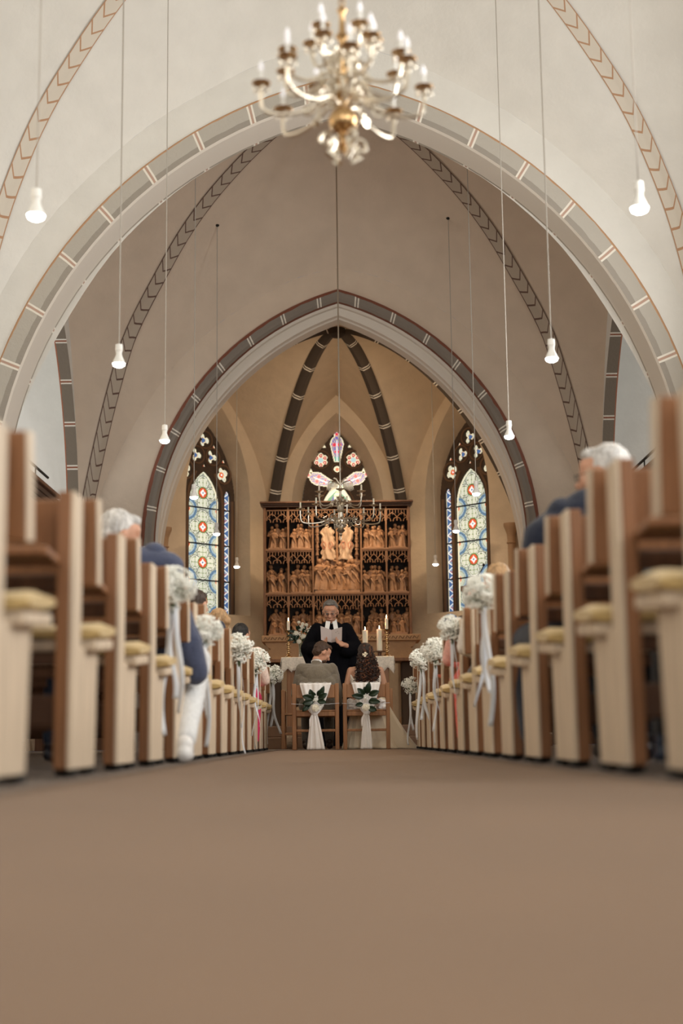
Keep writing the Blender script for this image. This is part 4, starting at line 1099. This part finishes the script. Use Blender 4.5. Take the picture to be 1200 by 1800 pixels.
# ---------------------------------------------------------------- people
def hand(mb, w_, d, n, curl=.5, s=1.0, side=1, vox=None):
    """palm, four unequal bent fingers and a thumb; d finger direction, n palm normal (fingers curl towards it)"""
    w_ = V(w_); d = V(d).normalized(); n = V(n); n = (n-d*n.dot(d)).normalized(); t = d.cross(n)*side
    c = w_+d*.045*s
    M = Matrix((t, d, n)).transposed().to_4x4()
    mb.ell(c, (.040*s, .050*s, .015*s), 12, 8, M)
    mb.cap(w_-d*.03*s, w_+d*.01*s, .024*s, .026*s, 10)
    for o, L_ in ((-.029, .060), (-.010, .070), (.010, .066), (.028, .052)):
        p = w_+(d*.085+t*o)*s; dd = d.copy(); r_ = .0085*s
        for k, f in enumerate((.42, .33, .25)):
            a = curl*(.5+.5*k); dd = (dd*cos(a)+n*sin(a)).normalized(); q = p+dd*L_*f*s; mb.cap(p, q, r_, r_*.9, 8); p = q; r_ *= .9
            nn = n
    p = w_+(d*.025-t*.032)*s; q = p+(d*.026-t*.024+n*.008)*s; r = q+(d*.028-t*.004+n*.014)*s
    mb.cap(p, q, .013*s, .010*s, 8); mb.cap(q, r, .010*s, .0085*s, 8)
def head_mesh(mb, M, s=1.0, female=False):
    E = lambda c, r, n=14, m=10: mb.ell(M @ V([k*s for k in c]), [k*s for k in r], n, m, M.to_3x3().to_4x4())
    E((0, -.005, .02), (.076, .094, .098)); E((0, .028, -.045), (.058, .060, .062)); E((0, .055, -.085), (.026, .025, .022))
    E((0, .060, .045), (.058, .035, .04)); E((0, .086, .018), (.045, .012, .010))
    mb.cap(M @ V((0, .088*s, .015*s)), M @ V((0, .110*s, -.022*s)), .009*s, .0155*s, 8)
    E((.0, .092, -.030), (.019, .014, .010)); E((0, .083, -.055), (.024, .014, .006)); E((0, .080, -.066), (.021, .014, .006))
    for x in (-1, 1):
        E((x*.078, -.005, -.004), (.010, .020, .031)); E((x*.040, .066, -.018), (.024, .025, .024))
def eyes_and_mouth(par, M, s=1.0):
    for x in (-1, 1):
        MB().ell(M @ V((x*.031*s, .0835*s, .006*s)), (.0115*s,)*3, 10, 7).build('eye', mat('eye_white', (.30, .26, .23), .3), par)
        MB().ell(M @ V((x*.031*s, .0925*s, .004*s)), (.0055*s,)*3, 8, 6).build('iris', lead, par)
    mb = MB(); mb.tube([M @ V((x*s, (.093-abs(x)*.25)*s, (-.060+abs(x)*.05)*s)) for x in (-.022, -.01, 0, .01, .022)], [.002*s, .005*s, .006*s, .005*s, .002*s], 7, .7); mb.build('lips', mat('lips', (.42, .16, .12), .45), par)
def jacket_m(nm, col): return mat(nm, col, .85, bump=.35, bscale=120, var=.12, vscale=60, sheen=.2)
def hair_mat(nm, col): return mat(nm, col, .5, bump=.8, bscale=60, stretch=(1, 1, .25), var=.35, vscale=50)
BLK_SHOE = mat('dark_shoe', (.015, .017, .03), .4)
def sitter(label, loc, rz=0, s=1.0, seat=.45, lean=8, yaw=0, pitch=-8, tilt=0, top=None, top_len='jacket', legs=None, shoe=BLK_SHOE, hair=None, hairstyle='short', skin=skin_m, vox=.012,
           feet=((-.11, .40), (.11, .42)), knees=((-.12, .44), (.12, .44)), collar=None, glasses=False, arms='lap', group=None, shadow=None, bald=False, slean=0, hx=0):
    t = thing('person', label, 'person', loc, rz, group)
    pv = V((0, 0, seat+.10*s)); L_ = R(lean); sl = R(slean); up = V((sin(sl)*cos(L_), sin(L_), cos(sl)*cos(L_))); rt = V((cos(sl), 0, -sin(sl))); S = pv+up*.40*s; N = pv+up*.455*s
    Mh = Matrix.Translation(N+V((hx, .03, .125))*s) @ Matrix.Rotation(R(yaw), 4, 'Z') @ Matrix.Rotation(R(tilt), 4, 'Y') @ Matrix.Rotation(R(pitch), 4, 'X')
    hc = Mh @ V((0, 0, 0))
    sh = [S+rt*x*.165*s for x in (-1, 1)]
    el = []; wr = []
    for x in (-1, 1):
        el.append(S+rt*x*.235*s+V((0, .06*s+.1*up.y, -.27*s))); wr.append(V((x*.09*s, .26*s+up.y*.2, seat+.17*s)))
    K_ = [V((k[0]*s, k[1]*s, seat+.06*s)) for k in knees]; F = [V((f[0]*s, f[1]*s, .085)) for f in feet]; Hp = [pv+V((x*.09*s, 0, -.01)) for x in (-1, 1)]
    def torso(mb, g=0, low=True):
        R3 = Matrix.Rotation(-L_, 4, 'X')
        mb.ell(pv+up*.03*s, ((.155+g)*s, (.11+g)*s, (.12+g)*s), 16, 10, R3); mb.ell(pv+up*.19*s, ((.140+g)*s, (.098+g)*s, (.16+g*.5)*s), 16, 10, R3); mb.ell(pv+up*.32*s, ((.158+g)*s, (.102+g)*s, (.12+g)*s), 16, 10, R3)
        mb.cap(S-rt*.12*s-up*.02, S+rt*.12*s-up*.02, (.062+g)*s, (.062+g)*s)
    def arms_(mb, g=0, upto=1.0):
        for k in (0, 1):
            mb.cap(sh[k], el[k], (.050+g)*s, (.040+g)*s); mb.cap(el[k], el[k].lerp(wr[k], upto), (.040+g)*s, (.029+g)*s)
    def legs_(mb, g=0, upto=1.0):
        for k in (0, 1):
            mb.cap(Hp[k], K_[k], (.080+g)*s, (.055+g)*s); mb.cap(K_[k], K_[k].lerp(F[k], upto), (.053+g)*s, (.036+g)*s)
    b = MB(); torso(b); arms_(b); legs_(b); b.cap(S, N+V((0, .02, .05))*s, .052*s, .050*s); head_mesh(b, Mh, s)
    for k, x in enumerate((-1, 1)): hand(b, wr[k], (-x*.45, .9, -.25), (0, 0, -1), .35, s, side=-x)
    for k in (0, 1): b.cap(F[k]+V((0, -.02, -.03)), F[k]+V((0, .12*s, -.05)), .034*s, .028*s)
    remesh(b.build('body', skin, t), vox, 3)
    if legs:
        g = MB(); legs_(g, .014, .93); g.ell(pv+up*.02, (.172*s, .125*s, .12*s), 16, 10); remesh(g.build('trousers', legs, t), vox, 3, .008, .09)
    if shoe:
        for k in (0, 1):
            g = MB(); g.cap(F[k]+V((0, -.035, -.045)), F[k]+V((0, .135*s, -.052)), .038*s, .030*s); g.cap(F[k]+V((0, -.01, .0)), F[k]+V((0, 0, -.04)), .042*s, .042*s); remesh(g.build('shoe', shoe, t), vox*.8, 2)
    if top:
        g = MB(); torso(g, .018); arms_(g, .015, .9 if top_len == 'jacket' else .5)
        if top_len == 'jacket': g.cap(pv+V((-.1*s, -.03, -.01)), pv+V((.1*s, -.03, -.01)), .10*s, .10*s)
        g.cap(S, N+V((0, .0, .005))*s, .075*s, .060*s)
        remesh(g.build('jacket' if top_len == 'jacket' else 'blouse', top, t), vox, 3, .012, .07)
    if collar:
        g = MB().lathe([(.058*s, -.02), (.062*s, .035*s), (.056*s, .038*s), (.052*s, -.02)], N+V((0, .006, .0)), 18, Matrix.Rotation(-L_*.9, 4, 'X')); g.build('shirt_collar', collar, t)
    if hair:
        g = MB(); E = lambda c, r: g.ell(Mh @ V([k*s for k in c]), [k*s for k in r], 16, 11, Mh.to_3x3().to_4x4())
        if hairstyle == 'short': E((0, -.022, .036), (.080, .090, .092)); E((0, -.050, -.012), (.068, .055, .06)); E((0, .045, .09), (.055, .04, .03))
        elif hairstyle == 'fringe': E((0, -.026, .030), (.084, .090, .096)); E((0, -.055, -.04), (.062, .05, .07))
        elif hairstyle == 'bun': E((0, -.020, .034), (.084, .096, .096)); E((0, -.06, -.02), (.066, .055, .07)); E((0, -.11, .0), (.045, .04, .045))
        else: E((0, -.022, .034), (.086, .098, .098)); E((0, -.06, -.05), (.080, .055, .11)); E((0, -.065, -.14), (.085, .045, .11))
        remesh(g.build('hair', hair, t), vox*.75, 2, .012, .02)
    if glasses: add_glasses(t, Mh, s)
    return t, Mh
def add_glasses(t, Mh, s=1.0):
    g = MB()
    for x in (-1, 1):
        g.tube([Mh @ V(((x*.033+.023*cos(a))*s, .101*s, (.004+.013*sin(a))*s)) for a in [2*pi*k/16 for k in range(17)]], .0014*s, 5)
        g.tube([Mh @ V((x*.056*s, .100*s, .008*s)), Mh @ V((x*.080*s, .06*s, .008*s)), Mh @ V((x*.082*s, -.01*s, .004*s))], .0018*s, 5)
    g.tube([Mh @ V((-.010*s, .103*s, .006*s)), Mh @ V((.010*s, .103*s, .006*s))], .0018*s, 5)
    g.build('glasses', lead, t)
navy = jacket_m('navy_cloth', (.012, .018, .040)); navy_l = jacket_m('blue_navy_cloth', (.045, .057, .11)); navy_d = jacket_m('dark_navy_cloth', (.012, .018, .035))
grey_h = hair_mat('grey_hair', (.55, .54, .53)); dark_h = hair_mat('dark_brown_hair', (.045, .025, .016)); black_h = hair_mat('black_hair', (.015, .013, .013)); blond_h = hair_mat('blond_hair', (.42, .26, .13)); brown_h = hair_mat('brown_hair', (.055, .026, .013))
pale_trs = jacket_m('pale_trousers', (.70, .72, .74)); jeans = jacket_m('blue_jeans', (.03, .06, .13)); white_cl = jacket_m('white_blouse', (.78, .72, .66)); pinkc = jacket_m('coral_cloth', (.85, .28, .20)); pink_l = jacket_m('pale_pink_cloth', (.80, .42, .36)); redc = jacket_m('red_dress_cloth', (.75, .10, .07)); grey_t = jacket_m('grey_trousers', (.12, .12, .13))
shirt = mat('white_shirt', (.85, .85, .85), .8)
whsh = mat('white_shoe', (.80, .80, .80), .5)

# ---- guests on the left
oldman, _ = sitter('grey haired guest in blue jacket and pale trousers on the left aisle', (-.97, 7.62  , 0), 0, 1.16, .48, 2, -60, -14, 4, navy_l, legs=pale_trs, shoe=whsh, hair=grey_h, knees=((-.10, .40), (.135, .34)), feet=((-.12, .36), (.145, -.30)), slean=-27)
g = MB(); g.cap((.02, -.03, .86), (.13, -.03, .60), .115, .10); g.cap((.13, -.03, .62), (.19, -.05, .46), .10, .07); g.cap((-.14, 0, 1.05), (.04, 0, 1.03), .10, .085); g.cap((.04, 0, 1.0), (.05, -.02, .8), .08, .1); remesh(g.build('jacket_side', navy_l, oldman), .012, 3, .012, .07)
sitter('dark haired man in navy suit seated at a left pew, seen from behind', (-1.16, 11.31, 0), 0, 1.04, .47, 4, -25, -10, 0, navy, legs=navy_d, hair=dark_h, collar=shirt)
sitter('fair haired guest in cream blouse behind the dark haired man on the left', (-1.08, 12.23, 0), 0, .95, .47, 4, 60, -5, 0, jacket_m('cream_floral', (.72, .60, .52)), 'blouse', legs=grey_t, hair=blond_h, hairstyle='bun')
sitter('black haired guest in a pale pink blouse at the front left pew', (-1.0, 14.07, 0), 0, .98, .47, 6, -35, -18, 0, jacket_m('blush_blouse', (.80, .62, .54)), 'blouse', legs=mat('fuchsia_skirt', (.62, .03, .12), .7), hair=black_h, hairstyle='fringe')
sitter('small child in dark blue trousers sitting low between the left pews', (-1.30, 5.80, 0), 0, .66, .47, -2, 0, 0, 0, navy_d, legs=jeans, hair=brown_h, feet=((-.16, .38), (.14, .38)))
sitter('guest in dark jeans whose legs show under the second left pew', (-1.50, 6.72, 0), 0, .66, .47, -2, 0, 0, 0, jacket_m('brown_jumper', (.10, .05, .03)), legs=jeans, hair=dark_h)
# ---- guests on the right
gent, _ = sitter('grey haired man with glasses in dark navy suit on the right, turned to the side', (1.10, 6.27, 0), 0, 1.17, .47, 0, 62, -4, 0, navy, legs=navy_d, hair=grey_h, collar=shirt, glasses=True, knees=((-.20, .46), (.12, .44)), feet=((-.19, .34), (.11, .42)), slean=10)
g = MB(); g.cap((-.20, 0, .98), (.0, 0, 1.10), .085, .10); g.cap((-.21, 0, .98), (-.25, .03, .78), .08, .075); remesh(g.build('jacket_side', navy, gent), .012, 3, .012, .07)
sitter('blond guest in a white top at the far right edge of the view', (1.31, 5.35, 0), 0, 1.03, .47, 0, 30, -4, 0, white_cl, 'blouse', legs=navy_d, hair=blond_h, hairstyle='long', skin=skin_pale, feet=((-.13, .30), (.12, .40)))
sitter('guest in dark trousers and blue shoes behind the nearest right pews', (1.13, 4.44, 0), 0, .60, .47, -2, 0, 0, 0, jacket_m('light_blue_jumper', (.25, .35, .45)), legs=jacket_m('charcoal_trousers', (.03, .03, .035)), shoe=mat('blue_shoe', (.01, .025, .06), .5), hair=dark_h, feet=((-.16, .40), (.13, .40)))
sitter('blond guest behind the nearest right bouquet', (.99, 8.99, 0), 0, .92, .46, 2, 40, -6, 0, white_cl, 'blouse', legs=grey_t, hair=blond_h, hairstyle='bun', skin=skin_pale)
sitter('bowed guest in pink dress beside the right pew bouquets', (.95, 9.9, 0), 0, .86, .46, 14, 20, -30, 0, pink_l, 'blouse', legs=redc, hair=hair_mat('strawberry_hair', (.72, .42, .32)), hairstyle='fringe', skin=skin_pale, knees=((-.12, .42), (.12, .42)), feet=((-.12, .36), (.10, .40)))
sitter('guest in coral dress on the right between white ribbons', (1.0, 11.72, 0), 0, .80, .46, 10, -10, -20, 0, pinkc, 'blouse', legs=pinkc, hair=brown_h, hairstyle='long', knees=((-.15, .42), (.12, .42)), feet=((-.15, .36), (.10, .40)))
sitter('guest in dark navy with covered head near the front right pews', (1.04, 13.54, 0), 0, 1.0, .47, 8, 0, -22, 0, navy, legs=navy_d, hair=mat('navy_scarf', (.02, .03, .08), .8), hairstyle='long')

# ---- groom
tweed = mat('grey_brown_tweed', (.175, .145, .105), .9, bump=.5, bscale=240, var=.28, vscale=160, sheen=.3)
gr, Mg = sitter('groom in grey brown tweed jacket seated on the left chair, head bowed to the right', (-.275, 15.22, 0), 0, .98, .375, 14, -62, -30, 0, tweed, legs=jacket_m('groom_trousers', (.10, .09, .075)), shoe=mat('brown_shoe', (.03, .015, .01), .4), hair=brown_h, collar=shirt, vox=.008, feet=((-.13, .36), (.13, .38)), hx=.055)
eyes_and_mouth(gr, Mg, .98)
g = MB(); g.ell(Mg @ V((0, .05, -.075)), (.05, .045, .035), 12, 8, Mg.to_3x3().to_4x4()); remesh(g.build('beard', brown_h, gr), .007, 2, .01, .015)
# jacket drawn broad over the shoulders
g = MB()
for x in (-1, 1): g.cap((x*.09, .09, .825), (x*.178, .10, .765), .070, .056); g.cap((x*.178, .10, .765), (x*.228, .17, .50), .058, .050)
g.cap((-.075, .05, .56), (.075, .05, .56), .14, .14); g.cap((-.10, .075, .70), (.10, .075, .70), .105, .105)
g.cap((0, .09, .83), (0, .11, .875), .10, .068)
remesh(g.build('jacket_back', tweed, gr), .009, 6, .006, .10)
# ---- bride
br = thing('bride', 'bride with long curly brown hair and white dress seated on the right chair', 'person', (.245, 15.24, 0))
b = MB(); pv = V((0, 0, .48))
b.ell((0, 0, .49), (.16, .12, .12), 16, 10); b.ell((0, .01, .64), (.125, .088, .15), 16, 10); b.ell((0, .02, .76), (.145, .088, .11), 16, 10); b.cap((-.12, .02, .825), (.12, .02, .825), .048, .048); b.cap((0, .025, .83), (0, .045, .93), .048, .044)
Mb = Matrix.Translation((0, .065, 1.005)) @ Matrix.Rotation(R(6), 4, 'Z') @ Matrix.Rotation(R(-14), 4, 'X'); head_mesh(b, Mb, .93)
for x in (-1, 1):
    e = V((x*.215, .03, .60)); w2 = V((x*.10, .22, .53)); b.cap((x*.155, .02, .825), e, .043, .035); b.cap(e, w2, .035, .024); hand(b, w2, (-x*.6, .7, -.1), (0, 0, -1), .4, .9, side=-x)
    b.cap((x*.09, 0, .47), (x*.11, .42, .46), .08, .055); b.cap((x*.11, .42, .46), (x*.10, .42, .09), .05, .034); b.cap((x*.10, .41, .05), (x*.1, .53, .035), .032, .024)
remesh(b.build('body', mat('tanned_skin', (.46, .25, .16), .5, sss=.1), br), .008, 3); eyes_and_mouth(br, Mb, .93)
lace_d = mat('ivory_lace', (.80, .74, .66), .85, bump=.9, bscale=90, var=.12, vscale=60); satin = mat('ivory_satin', (.84, .72, .54), .45, sheen=.5, bump=.1, bscale=6)
rows = []
for k in range(15):
    z = .46+.30*k/14; row = []
    for j in range(49):
        a = 2*pi*j/48; back = max(0, -sin(a)); side = abs(cos(a))
        zz_ = z-(z-.46)/.30*(.17*back**3)+(z-.46)/.30*.03*side; f = (zz_-.46)/.30
        rx_ = .162-.032*sin(pi*min(1, f*1.15))+.0; ry_ = .122-.020*f
        row.append(V((rx_*cos(a), .012+ry_*sin(a), zz_)))
    rows.append(row)
solid(MB().grid(rows).build('bodice', lace_d, br), .006, 1)
for x in (-1, 1):
    MB().tube([(x*.110, -.088, .72), (x*.100, -.062, .80), (x*.092, -.005, .872), (x*.085, .07, .85), (x*.08, .115, .78)], .0045, 6).build('strap', lace_d, br)
g = MB(); rg = random.Random(9)
for k in range(210):
    a = rg.uniform(0, 2*pi); r_ = rg.uniform(.12, .19); g.ell((r_*1.08*cos(a), .0+r_*.85*sin(a), .45+rg.uniform(-.045, .06)), (rg.uniform(.028, .05), rg.uniform(.02, .04), rg.uniform(.012, .025)), 7, 5)
remesh(g.build('tulle_ruffle', tulle_m, br), .008, 1, .02, .02)
rows = []
for k in range(23):
    q = k/22; row = []
    for j in range(81):
        a = 2*pi*j/80; c_, s_ = cos(a), sin(a)
        X = (.20+.35*q)*c_ if c_ > 0 else (.15+.10*q**1.15)*c_; Y = .10+(.16+(.40 if s_ > 0 else -.02)*q)*s_
        if s_ < 0 and q > .1: Y = max(Y, -.03-.0*q)
        fo = .018*sin(a*11+q*1.5)*q+.010*sin(a*23)*q; z = .45*(1-q)**(1.25 if c_ > .25 else .9)
        if c_ > .25: z = .55*(1-q)**1.25
        row.append(V((X+fo*c_, Y+fo*s_, max(.004, z+.003))))
    rows.append(row)
solid(MB().grid(rows).build('skirt', satin, br), .004, 1)
bh = hair_mat('chestnut_hair', (.020, .008, .005)); bh2 = hair_mat('light_chestnut_hair', (.12, .042, .018))
g = MB(); E = lambda c, r: g.ell(Mb @ V([k*.93 for k in c]), [k*.93 for k in r], 16, 11, Mb.to_3x3().to_4x4())
E((0, -.022, .034), (.086, .094, .094)); E((0, -.055, -.05), (.080, .052, .10)); g.ell((0.01, -.03, .85), (.10, .045, .13), 14, 9)
remesh(g.build('hair', bh, br), .009, 2, .014, .02)
rg = random.Random(21)
for m_i, (mm, nn) in enumerate(((bh, 95), (bh2, 34))):
    g = MB()
    for k in range(nn):
        a = rg.uniform(-1.15, 1.15); p0 = Mb @ V((.083*sin(a)*.93, (-.03-.07*cos(a))*.93, rg.uniform(-.02, .08)*.93)); xe_ = p0.x*1.4+rg.uniform(-.035, .035)+.018; ze = rg.uniform(.68, .80)
        ph = rg.uniform(0, 6.28); am = rg.uniform(.012, .026); pts = []; n = 26
        for i in range(n+1):
            q = i/n; z = p0.z+(ze-p0.z)*q; wv = min(1, q*2.2); fr_ = rg.uniform(26, 48)
            pts.append((p0.x+(xe_-p0.x)*q+am*wv*sin(z*fr_*1.6+ph)*1.2, p0.y*(1-q)+(-.085-.025*cos(a))*q+am*wv*cos(z*fr_*1.6+ph), z))
        g.tube(pts, [.0085*(1-.55*i/n) for i in range(n+1)], 5)
    g.build('curls', mm, br)['kind'] = 'stuff'
g = MB(); gyp(g, (.0, -.075, 1.0), (.04, .012, .035), 46, rg, .0055); g.ell((.0, -.085, 1.005), (.014, .010, .014), 8, 6); g.build('hair_flowers', mat('hair_flowers', (.82, .74, .58), .7), br)['kind'] = 'stuff'

# ---- minister
pr = thing('minister', 'grey haired minister in black robe with white collar bands reading from a sheet', 'person', (P(582, 1060, 16.8).x, 16.8, 0), pi)
b = MB()
b.ell((0, 0, .98), (.16, .12, .14), 16, 10); b.ell((0, 0, 1.15), (.15, .11, .18), 16, 10); b.ell((0, .0, 1.32), (.17, .11, .13), 16, 10); b.cap((-.14, 0, 1.40), (.14, 0, 1.40), .055, .055); b.cap((0, 0, 1.40), (0, .035, 1.50), .056, .054)
Mp = Matrix.Translation((.01, .06, 1.585)) @ Matrix.Rotation(R(-4), 4, 'Z') @ Matrix.Rotation(R(-18), 4, 'X'); head_mesh(b, Mp, 1.14)
PW = []
for x in (-1, 1):
    e = V((x*.25, .07, 1.14)); w2 = V((x*.150, .285, 1.185)); b.cap((x*.18, 0, 1.40), e, .052, .042); b.cap(e, w2, .042, .030); PW.append(w2)
    hand(b, w2, (-x*.85, .35, .42), (0, .5, .5), .55, 1.05, side=-x)
    b.cap((x*.09, 0, .95), (x*.10, .02, .50), .085, .055); b.cap((x*.10, .02, .50), (x*.10, 0, .09), .055, .038); b.cap((x*.10, -.02, .05), (x*.12, .14, .04), .04, .03)
remesh(b.build('body', skin_m, pr), .0075, 3); eyes_and_mouth(pr, Mp, 1.14); add_glasses(pr, Mp, 1.14)
robe = mat('black_robe', (.004, .004, .006), .9, bump=.2, bscale=30, spec=.08)
g = MB(); n = 34
g.lathe([(.30, .03), (.285, .3), (.26, .7), (.23, 1.0), (.215, 1.2), (.205, 1.32), (.17, 1.42), (.085, 1.475)], n=60, mod=lambda a, k: (1+(.05, .045, .04, .03, .02, .01, 0, 0)[k]*sin(a*13+k*.4))*(.62+.38*abs(cos(a))**.8))
for x in (-1, 1):
    g.cap((x*.17, 0, 1.385), (x*.265, .05, 1.16), .085, .105); g.cap((x*.265, .05, 1.16), (x*.17, .20, 1.13), .105, .085); g.cap((x*.27, .05, 1.12), (x*.24, .10, .98), .085, .06)
g.cap((0, -.01, 1.42), (0, .0, 1.47), .09, .07)
remesh(g.build('robe', robe, pr), .010, 4, .010, .08)
for x in (-1, 1):
    MB().box((-.026, -.002, -.155), (.026, .002, 0)).build('collar_band', shirt, pr); o = bpy.context.scene.objects[-1] if False else None
for o, x in zip([c for c in pr.children if c.name.startswith('collar_band')], (-1, 1)):
    o.location = (x*.038, .135, 1.475); o.rotation_euler = (R(-14+20), R(x*-9), 0)
MB().lathe([(.058, -.02), (.066, .0), (.062, .03), (.056, .03)], (0, .03, 1.475), 20, Matrix.Rotation(R(-18), 4, 'X')).build('white_collar', shirt, pr)
g = MB(); E = lambda c, r: g.ell(Mp @ V([k*1.14 for k in c]), [k*1.14 for k in r], 16, 11, Mp.to_3x3().to_4x4())
E((0, -.024, .046), (.080, .088, .084)); E((0, -.048, -.005), (.072, .055, .06)); E((0, .03, .098), (.055, .045, .022))
remesh(g.build('hair', hair_mat('iron_grey_hair', (.16, .15, .14)), pr), .008, 2, .012, .015)
for x in (-1, 1): MB().tube([Mp @ V(((x*.014)*1.14, .104*1.14, .030*1.14)), Mp @ V(((x*.035)*1.14, .100*1.14, .036*1.14)), Mp @ V(((x*.052)*1.14, .085*1.14, .028*1.14))], [.003, .004, .002], 6).build('eyebrow', hair_mat('iron_grey_hair', (.16, .15, .14)), pr)
sh_ = thing('reading_sheet', 'folded pale paper sheet held open in both hands by the minister', 'paper', (pr.location.x, 16.8-.335, 1.215))
paper = mat('pale_paper', (.52, .45, .43), .8)
g = MB(); g.grid([[V((-.125, -.0, .19)), V((0, .045, .145)), V((.125, .0, .175))], [V((-.12, .02, .03)), V((0, .06, .0)), V((.12, .02, .02))]]); solid(g.build('sheet', paper, sh_, smooth=False), .0015)
g = MB()
for (x, z) in ((.05, .11), (.07, .125), (.085, .10)): g.tube([(x-.006, .022, z), (x, .018, z+.006), (x+.008, .016, z)], .0012, 4)
g.build('printed_ornament', lead, sh_)
